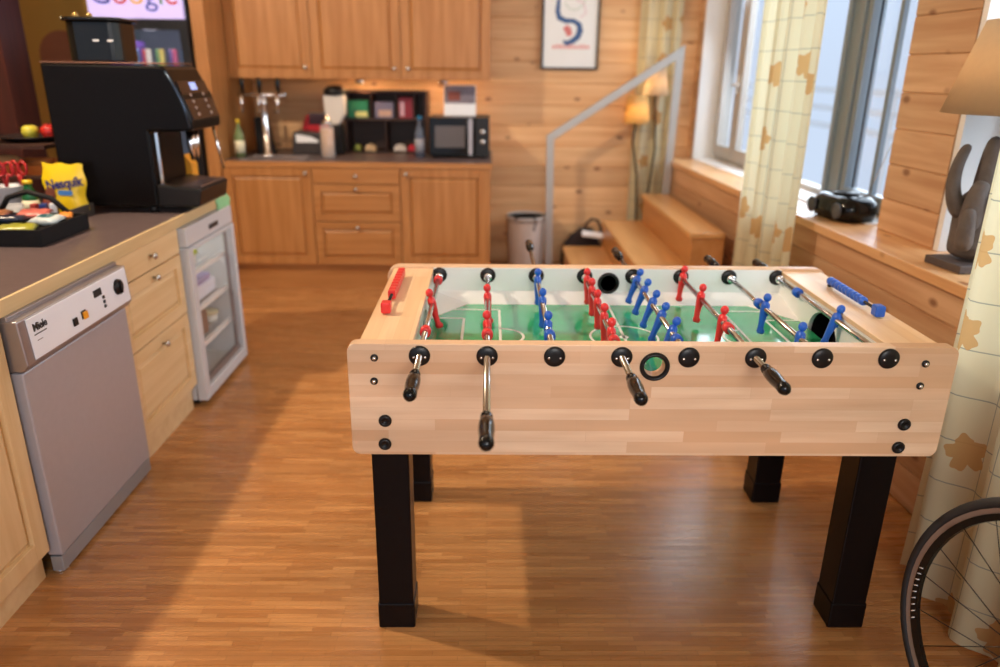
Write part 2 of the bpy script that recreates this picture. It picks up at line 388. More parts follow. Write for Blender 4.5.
# white reveals
st(B().box(.195, .94, .886, .46, .969, 2.42).box(.195, -1.80, 2.39, .46, .94, 2.42).ob('trim_3', WHITEP, **RW))
st(B().box(.195, -2.232, .88, .46, -2.201, 2.42).ob('trim_4', WHITEP, **RW))
# window_1: long window with casements
def frame_rect(b, x0, x1, y0, y1, z0, z1, t, bt=None):
    bt = bt or t
    b.box(x0, y0, z0, x1, y0+t, z1); b.box(x0, y1-t, z0, x1, y1, z1)
    b.box(x0, y0+t, z0, x1, y1-t, z0+bt); b.box(x0, y0+t, z1-t, x1, y1-t, z1)
wdw = bpy.data.objects.new('window_1', None); COL.objects.link(wdw); wdw.location = RW['loc']; wdw.rotation_euler.z = RW['rz']; st(wdw)
b = B(); frame_rect(b, .36, .44, -1.80, .94, .886, 2.40, .05, .03); b.box(.35, .02, .9, .44, .07, 2.38); b.ob('window_frame', FRAMEG, wdw, .003)
b = B(); frame_rect(b, .335, .385, .50, .90, .915, 2.38, .06, .085); b.ob('casement', FRAMEG, wdw, .004)
b = B(); frame_rect(b, .335, .385, .02, .49, .915, 2.38, .06, .085); b.ob('casement', FRAMEG, wdw, .004)
b = B(); b.box(.355, .54, .97, .362, .86, 2.34); b.box(.355, .06, .97, .362, .45, 2.34); b.ob('glass', GLASS, wdw)
b = B(); b.box(.318, .482, 1.38, .336, .508, 1.50); b.box(.285, .487, 1.43, .318, .503, 1.447); b.box(.283, .38, 1.43, .296, .503, 1.447); b.ob('window_handle', mat('pale_handle', srgb(216, 214, 208), .4), wdw, .003)
b = B(); b.box(.33, -1.12, .89, .44, -.96, 2.40); b.box(.31, -1.02, .92, .335, -.985, 2.38); b.ob('mullion', FRAMEB, wdw, .006)
b = B(); frame_rect(b, .34, .40, -1.80, -1.13, .90, 2.39, .045, .07)
b.box(.352, -1.42, .96, .378, -1.39, 2.35); b.ob('casement', FRAMEB, wdw, .003)
b = B(); b.box(.366, -1.17, .95, .372, -1.16, 2.36); b.box(.366, -1.21, .95, .372, -1.20, 2.36); b.ob('seal_strip', BLACKM, wdw)
B().box(.362, -1.76, .96, .368, -1.17, 2.36).ob('glass', GLASS, wdw)
# window_2 by the driftwood lamp
wd2 = bpy.data.objects.new('window_2', None); COL.objects.link(wd2); wd2.location = RW['loc']; wd2.rotation_euler.z = RW['rz']; st(wd2)
b = B(); frame_rect(b, .36, .43, -4.19, -2.235, .89, 2.41, .06, .06); b.box(.355, -3.22, .9, .43, -3.16, 2.4); b.ob('window_frame', WHITEP, wd2, .003)
B().box(.39, -4.13, .95, .396, -2.29, 2.35).ob('glass', GLASS, wd2)
# outside: balcony railing and vertical cladding
b = B()
for z in (1.0, 1.18, 1.36): b.box(3.6, 1.5, z-.03, 3.65, 11, z+.03)
for y in range(2, 11, 1): b.box(3.65, y, 0, 3.7, y+.06, 1.4)
tag(b.ob('balcony_railing', WHITEP), 'white horizontal railing outside the window, partly behind the curtain', 'railing')

# ------------------------------------------------------------------ foosball table
T = thing('foosball_table', 'beech foosball table with black legs, red and blue players on eight rods', 'foosball table', (.412, 2.1, 0))
def tob(b, name, m, parent=None, bevel=0):      # b is drawn in world coordinates, parented to the table
    o = b.ob(name, m, parent or T, bevel)
    if parent is None or parent is T: o.location = (-.412, -2.1, 0)
    return o
X0, X1, Y0, Y1, ZT, ZB = -.346, 1.170, 1.703, 2.505, .885, .581
rods_x = [-.168+.1662*i for i in range(8)]
def board_outline(x0, x1, z0, z1, r):
    return rrect(x1-x0, z1-z0, r, (x0+x1)/2, (z0+z1)/2)
# front panel with ball hole cut through
fp = tob(B().prism(board_outline(X0, X1, ZB, ZT, .022), 1, Y0, Y0+.034), 'front_panel', BEECH)
cut = B().cyl((.414, Y0-.05, .83), .026, .15, 1, 32).ob('cutter', BEECH)
bo = fp.modifiers.new('hole', 'BOOLEAN'); bo.object = cut; bo.operation = 'DIFFERENCE'; bo.solver = 'EXACT'
cut.location = (0, 0, 0)
bpy.context.view_layer.update()
me = bpy.data.meshes.new_from_object(fp.evaluated_get(bpy.context.evaluated_depsgraph_get()))
fp.modifiers.clear(); fp.data = me; bpy.data.objects.remove(cut)
bv = fp.modifiers.new('bevel', 'BEVEL'); bv.width = .003; bv.segments = 2; bv.limit_method = 'ANGLE'
bp_ = tob(B().prism(board_outline(X0, X1, ZB, ZT, .04), 1, Y1-.034, Y1), 'back_panel', BEECH, bevel=.003)
YF, YR = Y0+.034, Y1-.034     # inner faces
for x0, x1 in ((-.325, -.298), (1.122, 1.149)):
    tob(B().box(x0, YF, ZB+.01, x1, YR, .862), 'end_panel', BEECH)
tob(B().box(-.323, YF, .862, -.188, YR, .876), 'end_ledge', BEECHT, bevel=.002)
tob(B().box(1.010, YF, .862, 1.147, YR, .876), 'end_ledge', BEECHT, bevel=.002)
# white lining of the play area (long sides) and the end walls with goal mouths
XL, XR = -.188, 1.010
lin = B()
lin.box(XL, YR-.004, .70, XR, YR, .880); lin.prism([(YR-.004, .760), (YR-.004, .800), (YR-.040, .762)], 0, XL, XR)
tob(lin, 'side_lining', WHITE)
lin = B(); lin.box(XL, YF, .70, .375, YF+.004, .876); lin.box(.453, YF, .70, XR, YF+.004, .876); lin.box(.375, YF, .70, .453, YF+.004, .795); lin.box(.375, YF, .865, .453, YF+.004, .876)
lin.prism([(YF+.004, .760), (YF+.004, .800), (YF+.040, .762)], 0, XL, XR)
tob(lin, 'side_lining', WHITE)
YC = (Y0+Y1)/2
for x0, x1, sg in ((XL-.012, XL, -1), (XR, XR+.012, 1)):
    arch = [(YC-.10*math.cos(PI*k/14), .762+.078*math.sin(PI*k/14)) for k in range(15)]
    e = B().prism([(YF, .70), (YC-.10, .70)]+arch+[(YC+.10, .70), (YR, .70), (YR, .862), (YF, .862)], 0, x0, x1)
    tob(e, 'end_lining', WHITE)
    g = B(); xo = x0-.07 if sg < 0 else x1+.07; xi = x0 if sg < 0 else x1
    g.box(min(xi, xo), YC-.11, .70, max(xi, xo), YC+.11, .705); g.box(min(xi, xo), YC-.112, .70, max(xi, xo), YC-.108, .845); g.box(min(xi, xo), YC+.108, .70, max(xi, xo), YC+.112, .845)
    g.box(xo-.002, YC-.11, .70, xo+.002, YC+.11, .845)
    tob(g, 'goal_box', BLACKM)
tob(B().box(XL, YF+.004, .735, XR, YR-.004, .762), 'playfield', GREENF)
mk = B(); zf = .7622; zt = .7634
def ring(b, cx, cy, r0, r1, a0=0, a1=2*PI, n=48):
    for i in range(n):
        p, q = a0+(a1-a0)*i/n, a0+(a1-a0)*(i+1)/n
        b.prism([(cx+r0*math.cos(p), cy+r0*math.sin(p)), (cx+r1*math.cos(p), cy+r1*math.sin(p)), (cx+r1*math.cos(q), cy+r1*math.sin(q)), (cx+r0*math.cos(q), cy+r0*math.sin(q))], 2, zf, zt)
cx = (XL+XR)/2; t_ = .004
mk.box(cx-t_, YF+.04, zf, cx+t_, YR-.04, zt); ring(mk, cx, YC, .098, .105); ring(mk, cx, YC, 0.0005, .014, n=16)
for s_ in (-1, 1):
    xe = XL if s_ < 0 else XR
    for d_, h_ in ((.11, .17), (.225, .262)):
        xi = xe-s_*d_
        mk.box(min(xe, xi), YC-h_-t_, zf, max(xe, xi)+t_*(s_ < 0), YC-h_+t_, zt); mk.box(min(xe, xi), YC+h_-t_, zf, max(xe, xi), YC+h_+t_, zt); mk.box(xi-t_, YC-h_, zf, xi+t_, YC+h_, zt)
    ring(mk, xe-s_*.225, YC, .066, .074, PI/2 if s_ > 0 else -PI/2, 1.5*PI if s_ > 0 else PI/2, 20)
tob(mk, 'field_markings', LINEW)
for sx_ in (-1, 1):
    for sy_ in (-1, 1):
        cw = B(); xc = XL if sx_ < 0 else XR; yc = YF+.004 if sy_ < 0 else YR-.004
        vs = [(xc, yc, .7624), (xc-sx_*.145, yc, .7624), (xc, yc-sy_*.20, .7624), (xc, yc, .800)]
        cw._add(vs, [(0, 1, 2), (0, 3, 1), (0, 2, 3), (1, 3, 2)]); tob(cw, 'corner_ramp', WHITE)
# bearings
def bearing(x, y, sg, screws):
    bq = B().lathe([(.0, 0), (.0265, 0), (.0265, sg*.003), (.0235, sg*.006), (.010, sg*.007), (0, sg*.007)], (x, y, .855), 1, 28)
    o = tob(bq, 'bearing', BLACK)
    sb = B()
    for dx in (-.014, .014): sb.lathe([(0, sg*.005), (.0035, sg*.005), (.003, sg*.0085), (0, sg*.009)], (x+dx, y, .855-.002), 1, 10)
    sb.ob('screw', CHROME, o)
for x in rods_x:
    bearing(x, Y0, -1, True)
    for y, sg in ((Y0+.038, 1), (Y1-.038, -1), (Y1, 1)):
        tob(B().lathe([(0, 0), (.0265, 0), (.0265, sg*.003), (.022, sg*.006), (.012, sg*.008), (0, sg*.008)], (x, y, .855), 1, 28), 'bearing', BLACK)
# ball entry rings, front and back
for y, sg in ((Y0, -1), (YR-.004, -1)):
    rg = B(); z = .830
    prof = [(.026, 0), (.026, sg*.002), (.030, sg*.009), (.035, sg*.009), (.0375, sg*.004), (.0375, 0)]
    n = 32; v = []; f = []
    for i in range(n):
        a = 2*PI*i/n
        for r_, h_ in prof: v.append((.414+r_*math.cos(a), y+h_, z+r_*math.sin(a)))
    k = len(prof)
    for i in range(n):
        j = (i+1) % n
        for q in range(k): f.append((i*k+q, i*k+(q+1) % k, j*k+(q+1) % k, j*k+q))
    rg._add(v, f, True)
    if sg and y > 2: rg.lathe([(0, -.0008), (.027, -.0008)], (.414, y, z), 1, 28)
    tob(rg, 'ball_entry_ring', BLACK)
# bolts and round caps on the front
for x, z in ((-.259, .678), (-.262, .612), (1.069, .674), (1.066, .608)):
    o = tob(B().lathe([(0, 0), (.0165, 0), (.0165, -.004), (.013, -.007), (.008, -.0075), (.0075, -.005), (0, -.005)], (x, Y0, z), 1, 24), 'bolt_cap', BLACK)
for x, z in ((-.279, .849), (-.282, .787), (1.090, .842), (1.088, .782)):
    o = tob(B().lathe([(0, 0), (.0095, 0), (.0095, -.003), (.006, -.004), (0, -.004)], (x, Y0, z), 1, 20), 'bolt', BLACK)
    B().lathe([(0, -.004), (.0055, -.004), (.0045, -.008), (0, -.009)], (x, Y0, z), 1, 14).ob('bolt_head', CHROME, o)
# legs
for x in (-.305, .995):
    for y in (1.738, 2.400):
        l_ = tob(B().box(x, y, 0.0, x+.098, y+.098, ZB+.02), 'leg', LEGBLK, bevel=.004)
        if y > 2: pass
        B().box(x-.003, y-.003, 0, x+.101, y+.101, .085).ob('foot_cap', LEGBLK, l_, .005)
# rods
ROD = mat('steel_rod', srgb(190, 188, 186), .18, 1)
def player_bm(b, y, tilt, zc=.855, x=0):
    secs = [(.003, 0, -.078, .010, .0105), (.003, 0, -.070, .0125, .0115), (.001, 0, -.062, .0085, .0095), (0, 0, -.045, .0085, .0105), (0, 0, -.022, .0105, .013), (0, 0, -.004, .0120, .0150), (0, 0, .008, .0125, .0175), (0, 0, .016, .0105, .0165), (0, 0, .021, .0062, .008), (0, 0, .024, .0050, .0055)]
    n0 = len(b.bm.verts)
    b.loft(secs, 14); b.ball((0, 0, .034), .0118, 1, 1, 1.12, 14)
    for sy_ in (-1, 1): b.tube([(0, sy_*.0155, .013), (.002, sy_*.019, .0), (.004, sy_*.0165, -.016)], [.005, .0048, .0038], 8)
    b.bm.verts.ensure_lookup_table()
    c, s_ = math.cos(tilt), math.sin(tilt)
    for q in b.bm.verts[n0:]:
        X_, Z_ = q.co.x, q.co.z
        q.co = Vector((x+X_*c+Z_*s_, y+q.co.y, zc-X_*s_+Z_*c))
def grip_prof(sg, L):
    base = [(0, 0), (.009, 0), (.012, .004), (.013, .010), (.0105, .016), (.0105, .022), (.0150, .030), (.0165, .050), (.0165, .075), (.0145, .100), (.0150, .112), (.0155, .124), (.0120, .134), (0, .138)]
    return [(r, sg*h) for r, h in base]
rods = [   # colour, players y, tilt, bumpers y, near grip end / far grip end
 ('R', [2.135], -.24, [1.885, 2.40], ('n', 1.455)),
 ('R', [2.19, 1.925], -.05, [1.865], ('n', 1.235)),
 ('B', [2.385, 2.150, 1.925], 0, [1.86], ('f', 2.99)),
 ('R', [2.395, 2.270, 2.140, 2.000, 1.870], -.03, [1.82], ('n', 1.440)),
 ('B', [2.400, 2.275, 2.146, 2.020, 1.888], .34, [1.83], ('f', 2.86)),
 ('R', [2.440, 2.212, 1.985], .12, [1.93], ('n', 1.500)),
 ('B', [2.110, 1.845], .10, [2.16], ('f', 2.745)),
 ('B', [2.005], .33, [2.285], ('f', 2.69))]
for x, (c_, ys, tilt, bum, (side, ye)) in zip(rods_x, rods):
    a, e = (ye+.02, Y1+.035) if side == 'n' else (Y0-.004, ye-.02)
    m_ = RED if c_ == 'R' else BLUE; nm = 'red' if c_ == 'R' else 'blue'
    r_ = tob(B().cyl((x, a, .855), .0078, e-a, 1, 16), 'rod', ROD)
    if side == 'n': g = B().lathe(grip_prof(-1, .138), (x, ye+.138, .855), 1, 20)
    else: g = B().lathe(grip_prof(1, .138), (x, ye-.138, .855), 1, 20)
    g.ob('handle', BLACKG, r_)
    for y in ys:
        q = B(); player_bm(q, y, tilt, x=x); o = q.ob('player', m_, r_); o['label'] = nm+' player figure'
    for y in bum:
        B().lathe([(.008, -.014), (.0150, -.014), (.0150, .010), (.0125, .014), (.008, .014)], (x, y, .855), 1, 18).ob('bumper', m_, r_)['label'] = nm+' rod bumper'
    for y in (YF+.028, YR-.030):
        B().lathe([(.008, -.010), (.0135, -.010), (.0135, .010), (.008, .010)], (x, y, .855), 1, 18).ob('bushing', CHROME, r_)
# score counters: beads on a thin bar fixed to each ledge
for (xa, ya, xb, yb, m_, nm, single) in ((-.283, 2.350, -.283, 2.085, RED, 'red', (1.972,)), (1.096, 2.275, 1.096, 2.050, BLUE, 'blue', (1.972,))):
    L = yb-ya
    root = tob(B().cyl((xa, 1.958, .895), .0045, ya-1.958, 1, 10), 'score_counter', BLACK)
    for i in range(9):
        y = ya+L*i/8.6
        (B().box(xa-.011, y-.0140, .881, xa+.011, y+.0135, .907) if nm == 'red' else B().lathe([(0, -.0135), (.0105, -.0135), (.0135, -.006), (.0135, .006), (.0105, .0135), (0, .0135)], (xa, y, .895), 1, 14)).ob('score_bead', m_, root, .003 if nm == 'red' else 0)['label'] = nm+' score bead'
    for y in single:
        B().box(xa-.014, y-.0165, .879, xa+.014, y+.0165, .911).ob('score_bead', m_, root, .005)['label'] = nm+' score bead'
    B().box(xa-.006, ya, .8765, xa+.006, ya+.012, .899).ob('bracket', BLACK, root)

# ------------------------------------------------------------------ kitchen run along the back wall
def door_bm(w_, h, panel=True, fr=.062, t=.020, arch=0):
    """door front in local XZ, x 0..w, z 0..h, face at y=-t"""
    b = B(); g = .0015
    b.box(g, -t, g, fr, 0, h-g); b.box(w_-fr, -t, g, w_-g, 0, h-g); b.box(fr, -t, g, w_-fr, 0, fr); b.box(fr, -t, h-fr, w_-fr, 0, h-g)
    b.box(fr, -t+.015, fr, w_-fr, -t+.018, h-fr)
    # raised centre field with sloped edge
    i = fr+.006; k = fr+.024
    v = [(i, -t+.015, i), (w_-i, -t+.015, i), (w_-i, -t+.015, h-i), (i, -t+.015, h-i), (k, -t+.004, k), (w_-k, -t+.004, k), (w_-k, -t+.004, h-k), (k, -t+.004, h-k)]
    b._add(v, [(4, 5, 6, 7), (0, 1, 5, 4), (1, 2, 6, 5), (2, 3, 7, 6), (3, 0, 4, 7)])
    return b
def slab_bm(w_, h, t=.020):
    return B().box(.0015, -t, .0015, w_-.0015, 0, h-.0015)
KNOBM = mat('satin_nickel', srgb(200, 196, 190), .25, .9)
def knob(parent, x, z, t=.020, r=.014):
    B().lathe([(0, -t), (.006, -t), (.005, -t-.012), (r*.9, -t-.016), (r, -t-.022), (r*.7, -t-.027), (0, -t-.028)], (x, 0, z), 1, 18).ob('knob', KNOBM, parent)
def cab(name, label, cat, loc, w_, h, d, fronts, bodym, frontm, rz=0, z0=.10, group=None):
    """fronts: list of (kind, z, height, knob list) ; local x 0..w, y 0..d (back), front at y=0"""
    r = thing(name, label, cat, loc, rz, group)
    t = .018
    B().box(0, .0, z0, t, d, z0+h).box(w_-t, 0, z0, w_, d, z0+h).box(t, 0, z0, w_-t, d, z0+t).box(t, d-t, z0+t, w_-t, d, z0+h).box(t, 0, z0+h-t, w_-t, d-t, z0+h).ob('body', bodym, r)
    for kind, x, z, fw, fh, kn in fronts:
        if kind == 'door': o = door_bm(fw, fh).ob('door', frontm[0], r, .0015)
        elif kind == 'drawer': o = door_bm(fw, fh, fr=.052).ob('drawer', frontm[1], r, .0015)
        else: o = slab_bm(fw, fh).ob('drawer', frontm[1], r, .002)
        o.location = (x, 0, z)
        for kx, kz in kn: knob(o, kx, kz)
    return r
def cab19(*a): return cab(*a, z0=.19)
YK = 5.215; OM = (OAKV, OAKH)
k1 = cab19('base_cabinet', 'oak base cabinet with one panelled door under the sink tap', 'cabinet', (-1.83, YK, 0), .605, .685, .6, [('door', 0, .19, .605, .684, [(.565, .645)])], OAKV, OM)
k2 = cab19('drawer_cabinet', 'oak base unit of three drawers in the middle of the back kitchen run', 'cabinet', (-1.222, YK, 0), .605, .685, .6, [('slab', 0, .765, .605, .109, [(.30, .055)]), ('drawer', 0, .503, .605, .259, [(.30, .225)]), ('drawer', 0, .19, .605, .310, [(.30, .27)])], OAKV, OM)
k3 = cab19('base_cabinet', 'oak base cabinet with one panelled door beneath the microwave', 'cabinet', (-.614, YK, 0), .605, .685, .6, [('door', 0, .19, .605, .684, [(.04, .645)])], OAKV, OM)
tag(B().box(-1.83, YK+.03, 0, -.01, YK+.05, .189).ob('plinth', OAKH), 'oak kickboard running under the back kitchen cabinets', 'kickboard')
# end panel beside the last cabinet
tag(B().box(-.009, YK-.018, 0, .009, YB-.005, .875).ob('cabinet_end_panel', OAKV), 'oak side panel closing the right end of the back cabinets', 'panel')
wt = thing('worktop', 'grey-brown laminate worktop with oak edge along the back wall', 'worktop', (-1.83, YK, .876))
B().box(0, -.02, 0, 1.85, .855, .036).ob('slab', WORKTOP, wt, .003)
B().box(-.0, -.028, -.001, 1.852, -.0201, .0365).ob('front_edge', OAKH, wt)
# wooden tall panel beside cooler
tag(B().box(-1.92, YK-.03, 0, -1.835, YB-.005, 2.74).ob('tall_side_panel', OAKV), 'tall oak panel between the drinks cooler and the kitchen', 'panel')
# upper cabinets
YU = 5.56; UX = (-1.90+.07, -1.262, -.638)
labs = ['oak wall cabinet with one door above the tap tower, leftmost', 'oak wall cabinet with one door in the middle above the shelf', 'oak wall cabinet with one door above the microwave, rightmost']
for i, lab in enumerate(labs):
    x = (-1.832, -1.246, -.620)[i]; w_ = (.584, .624, .624)[i]
    kx = (.54, .575, .045)[i]
    cab('wall_cabinet', lab, 'cabinet', (x, YU, 1.445), w_, .90, YB-YU-.006, [('door', 0, 0, w_, .90, [(kx, .075)])], OAKV, OM, z0=0)
# under-cabinet spots
for x, lab in ((-.93, 'small round spot lamp under the wall cabinets above the dark shelf'), (-.33, 'small round spot lamp under the wall cabinets above the calendar')):
    s_ = thing('spot_lamp', lab, 'lamp', (x, 5.62, 1.43))
    B().lathe([(0, .014), (.032, .014), (.032, -.004), (.024, -.010), (.024, -.006), (0, -.006)], n=24).ob('housing', CHROME, s_)
    B().lathe([(0, -.0065), (.023, -.0065)], n=20).ob('bulb', mat('warm_bulb', (1, .6, .3, 1), emit=(1, .55, .2, 1), es=6), s_)
    point('spot_lamp_light', (x, 5.80, 1.38), 3.0, (1, .62, .3), .02)

# ---- sink, taps
tg = thing('sink', 'stainless steel sink inset in the back worktop', 'sink', (-1.50, 5.37, .9125))
b = B(); b.box(-.22, -.14, 0, .22, -.12, .006); b.box(-.22, .12, 0, .22, .14, .006); b.box(-.22, -.12, 0, -.20, .12, .006); b.box(.20, -.12, 0, .22, .12, .006); b.box(-.2, -.12, 0, .2, .12, .001)
b.ob('basin', STEEL, tg)
tp = thing('tap_tower', 'chrome tap column with three black-handled taps on the back worktop', 'tap', (-1.605, 5.53, .913))
b = B(); b.lathe([(0, 0), (.045, 0), (.045, .012), (.024, .022), (.022, .34), (.026, .36), (.026, .40), (0, .41)], n=24); b.tube([(-.17, 0, .42), (.16, 0, .42)], .016, 12); b.box(-.02, -.02, .37, .02, .02, .42); b.ob('column', CHROME, tp)
for x in (-.13, -.01, .12):
    t1 = B().tube([(x, 0, .42), (x, -.05, .42), (x, -.075, .40), (x, -.08, .30)], [.013, .011, .010, .008], 12).ob('tap', CHROME, tp)
    B().lathe([(0, 0), (.010, 0), (.013, .03), (.018, .075), (.014, .095), (0, .10)], (x, -.03, .435), n=16).ob('tap_handle', BLACKG, t1)

def bottle(name, lab, cat, loc, h, r, m, capm, labm=None, group=None, neck=.32):
    o = thing(name, lab, cat, loc, 0, group)
    B().lathe([(0, 0), (r, 0), (r, h*.55), (r*.92, h*.62), (r*neck, h*.80), (r*neck, h*.90), (0, h*.90)], n=20).ob('glass_body', m, o)
    B().lathe([(0, 0), (r*neck*1.25, 0), (r*neck*1.2, h*.1), (0, h*.1)], (0, 0, h*.90), n=16).ob('cap', capm, o)
    if labm: B().lathe([(r*1.01, h*.12), (r*1.02, h*.12), (r*1.02, h*.45), (r*1.01, h*.45)], n=20).ob('paper_label', labm, o)
    return o
GRNB = mat('pale_green_bottle', srgb(130, 150, 100), .1, alpha=.75); YEL = mat('yellow_plastic', srgb(225, 190, 40), .4); CREAM = mat('cream_label', srgb(226, 220, 190), .6)
bottle('bottle', 'clear green bottle with yellow cap and pale label beside the tall panel', 'bottle', (-1.765, 5.42, .913), .26, .034, GRNB, YEL, CREAM)
b = B().prism([(-.055, 0), (.075, 0), (.035, .25), (.02, .262), (-.05, .262), (-.06, .25)], 1, 0, .06)
tag(b.ob('cutting_board', BLACKM, bevel=.006, loc=(-1.665, 5.66, .913)), 'black board leaning behind the tap column on back worktop', 'cutting board')
# napkin dispenser
nd = thing('napkin_dispenser', 'dark napkin dispenser with white napkins left of the glass jar', 'dispenser', (-1.34, 5.66, .913))
B().prism([(-.12, 0), (.12, 0), (.12, .11), (.10, .15), (-.09, .165), (-.11, .15)], 1, 0, .14).ob('housing', mat('dark_brown_plastic', srgb(48, 40, 38), .4), nd, .006)
B().prism([(-.085, .085), (.075, .085), (.078, .10), (.03, .125), (-.085, .145)], 1, -.006, 0).ob('napkins', PAPER, nd)
# red grocery packs on the dispenser
rp = thing('coffee_pack', 'red and dark packet behind the napkin dispenser', 'packet', (-1.30, 5.86, .913))
B().prism([(-.11, 0), (.11, 0), (.115, .20), (.09, .27), (-.08, .27), (-.11, .20)], 1, -.035, .035).ob('bag', mat('red_foil', srgb(190, 30, 38), .35), rp, .01)
B().box(-.06, -.04, .20, .07, .04, .285).ob('top_flap', mat('dark_foil', srgb(50, 20, 30), .35), rp, .006)
# jar
jr = thing('glass_jar', 'tall glass jar of corks with a steel lid left of the dark shelf', 'jar', (-1.155, 5.47, .913))
B().lathe([(0, 0), (.048, 0), (.05, .01), (.05, .215), (.038, .23), (0, .23)], n=24).ob('glass', mat('jar_glass', (.9, .9, .9, 1), .05, alpha=.25), jr)
B().lathe([(0, .006), (.044, .006), (.044, .20), (0, .205)], n=18).ob('corks', mat('corks', srgb(196, 150, 108), .8, var=.35, vscale=70), jr)
B().lathe([(0, .23), (.034, .23), (.034, .25), (.012, .262), (.008, .285), (0, .29)], n=20).ob('lid', CHROME, jr)
# coffee grinder with white hopper
cg = thing('coffee_grinder', 'coffee grinder with white hopper and black lid left of dark shelf', 'coffee grinder', (-1.13, 5.70, .913))
B().prism([(-.05, 0), (.05, 0), (.045, .22), (-.045, .22)], 1, -.06, .06).ob('base', BLACK, cg, .008)
B().prism([(-.028, .215), (.028, .215), (.072, .29), (.078, .42), (-.078, .42), (-.072, .29)], 1, -.06, .06).ob('hopper', mat('white_hopper', srgb(216, 208, 198), .4), cg, .012)
B().lathe([(0, .42), (.078, .42), (.078, .455), (.05, .485), (0, .49)], n=24).ob('lid', BLACK, cg)
# dark shelf unit, open compartments
sh = thing('countertop_shelf', 'dark brown open shelf with compartments against the kitchen wall', 'shelf', (-1.09, 5.80, .913))
b = B(); b.box(0, 0, 0, .02, .27, .45); b.box(.60, 0, 0, .62, .27, .45); b.box(.02, .25, 0, .60, .27, .45); b.box(.02, 0, .43, .60, .25, .45); b.box(.02, 0, .235, .60, .25, .255); b.box(.02, 0, 0, .60, .25, .012)
for x in (.20, .39, .52): b.box(x, 0, .255, x+.012, .25, .43)
b.box(.30, 0, .012, .312, .25, .235)
b.ob('carcass', SHELFD, sh)
def item(name, lab, cat, x, y, z, w_, d, h, m, m2=None, group=None, part='front_print', fr=(.1, .9, .1, .9)):
    o = thing(name, lab, cat, (x, y, z), 0, group)
    B().box(0, 0, 0, w_, d, h).ob('box', m, o, .003)
    if m2: B().box(w_*fr[0], -.0012, h*fr[2], w_*fr[1], 0, h*fr[3]).ob(part, m2, o)
    return o
item('tea_tin', 'green box with pale lower band in the left compartment of dark shelf', 'box', -1.06, 5.81, 1.169, .15, .12, .125, mat('green_card', srgb(20, 120, 80), .5), mat('pale_yellow_card', srgb(210, 205, 130), .6), fr=(.35, .98, .06, .36))
item('tea_box', 'grey-violet box in the second compartment of dark shelf', 'box', -.86, 5.81, 1.169, .14, .12, .115, mat('grey_violet_card', srgb(118, 112, 134), .5), mat('beige_card', srgb(196, 160, 140), .6), fr=(.2, .9, .1, .5))
item('tea_box', 'red-and-white box in the third compartment of dark shelf', 'box', -.68, 5.81, 1.169, .105, .12, .15, mat('dark_red_card', srgb(140, 24, 44), .5), mat('pinkish_white_card', srgb(210, 170, 180), .6), fr=(.1, .4, .1, .8))
for k, (x, w_, c_, l_) in enumerate([(-1.03, .05, (150, 160, 70), 'small olive packet low in the left of dark shelf'), (-.95, .09, (200, 170, 130), 'small beige packet low in dark shelf'), (-.73, .10, (220, 210, 200), 'white packet low in the right half of dark shelf'), (-.62, .06, (200, 30, 50), 'small red packet low in the right half of dark shelf')]):
    tag(B().prism([(0, 0), (w_, 0), (w_*.9, .035), (w_*.5, .05), (w_*.1, .04)], 1, 0, .08).ob('packet', mat('packet_%d' % k, srgb(*c_), .5), loc=(x, 5.815, .926), bevel=.006), l_, 'packet', 'packets in the dark shelf')
bottle('water_bottle', 'clear plastic bottle with blue cap left of the microwave', 'bottle', (-.505, 5.55, .913), .29, .036, mat('pale_blue_bottle', srgb(120, 130, 150), .15, alpha=.6), mat('blue_cap', srgb(30, 110, 150), .4), mat('grey_label', srgb(150, 150, 160), .5), neck=.36)
# microwave
mw = thing('microwave', 'black microwave oven with silver door handle on the back worktop', 'microwave', (-.43, 5.50, .913))
B().box(0, .015, .012, .43, .36, .285).ob('body', BLACK, mw, .008)
dr = B().box(.0, 0, .014, .33, .016, .283).ob('door', BLACKG, mw, .004)
B().box(.04, -.001, .075, .255, .0, .225).ob('door_window', mat('smoked_window', srgb(92, 84, 82), .25), dr)
B().prism(rrect(.028, .255, .013, .295, .15), 1, -.030, -.006).box(.288, -.01, .05, .302, 0, .07).box(.288, -.01, .23, .302, 0, .25).ob('handle', STEEL, dr)
B().box(.331, .0, .014, .43, .016, .283).ob('control_panel', BLACK, mw, .003)
for z in (.185, .115): B().lathe([(0, 0), (.020, 0), (.018, -.016), (0, -.018)], (.38, 0, z), 1, 20).ob('dial', KNOBM, mw)
for x in (.03, .38):
    B().cyl((x, .05, 0), .012, .013).ob('foot', BLACK, mw); B().cyl((x, .31, 0), .012, .013).ob('foot', BLACK, mw)
# calendar/photo card standing on the microwave
ca = thing('photo_card', 'white card with a coloured picture standing on the microwave', 'card', (-.335, 5.70, 1.199))
B().box(0, 0, 0, .235, .006, .215).ob('card', PAPER, ca, rot=(-.12, 0, 0))
B().box(.005, -.002, .085, .23, 0, .21).ob('picture', mat('blurry_picture', srgb(120, 110, 120), .5, var=.6, vscale=28), ca, rot=(-.12, 0, 0))
B().box(.03, -.003, .105, .12, -.002, .17).ob('picture_figure', mat('picture_brown', srgb(130, 60, 44), .5, var=.4, vscale=40), ca, rot=(-.12, 0, 0))

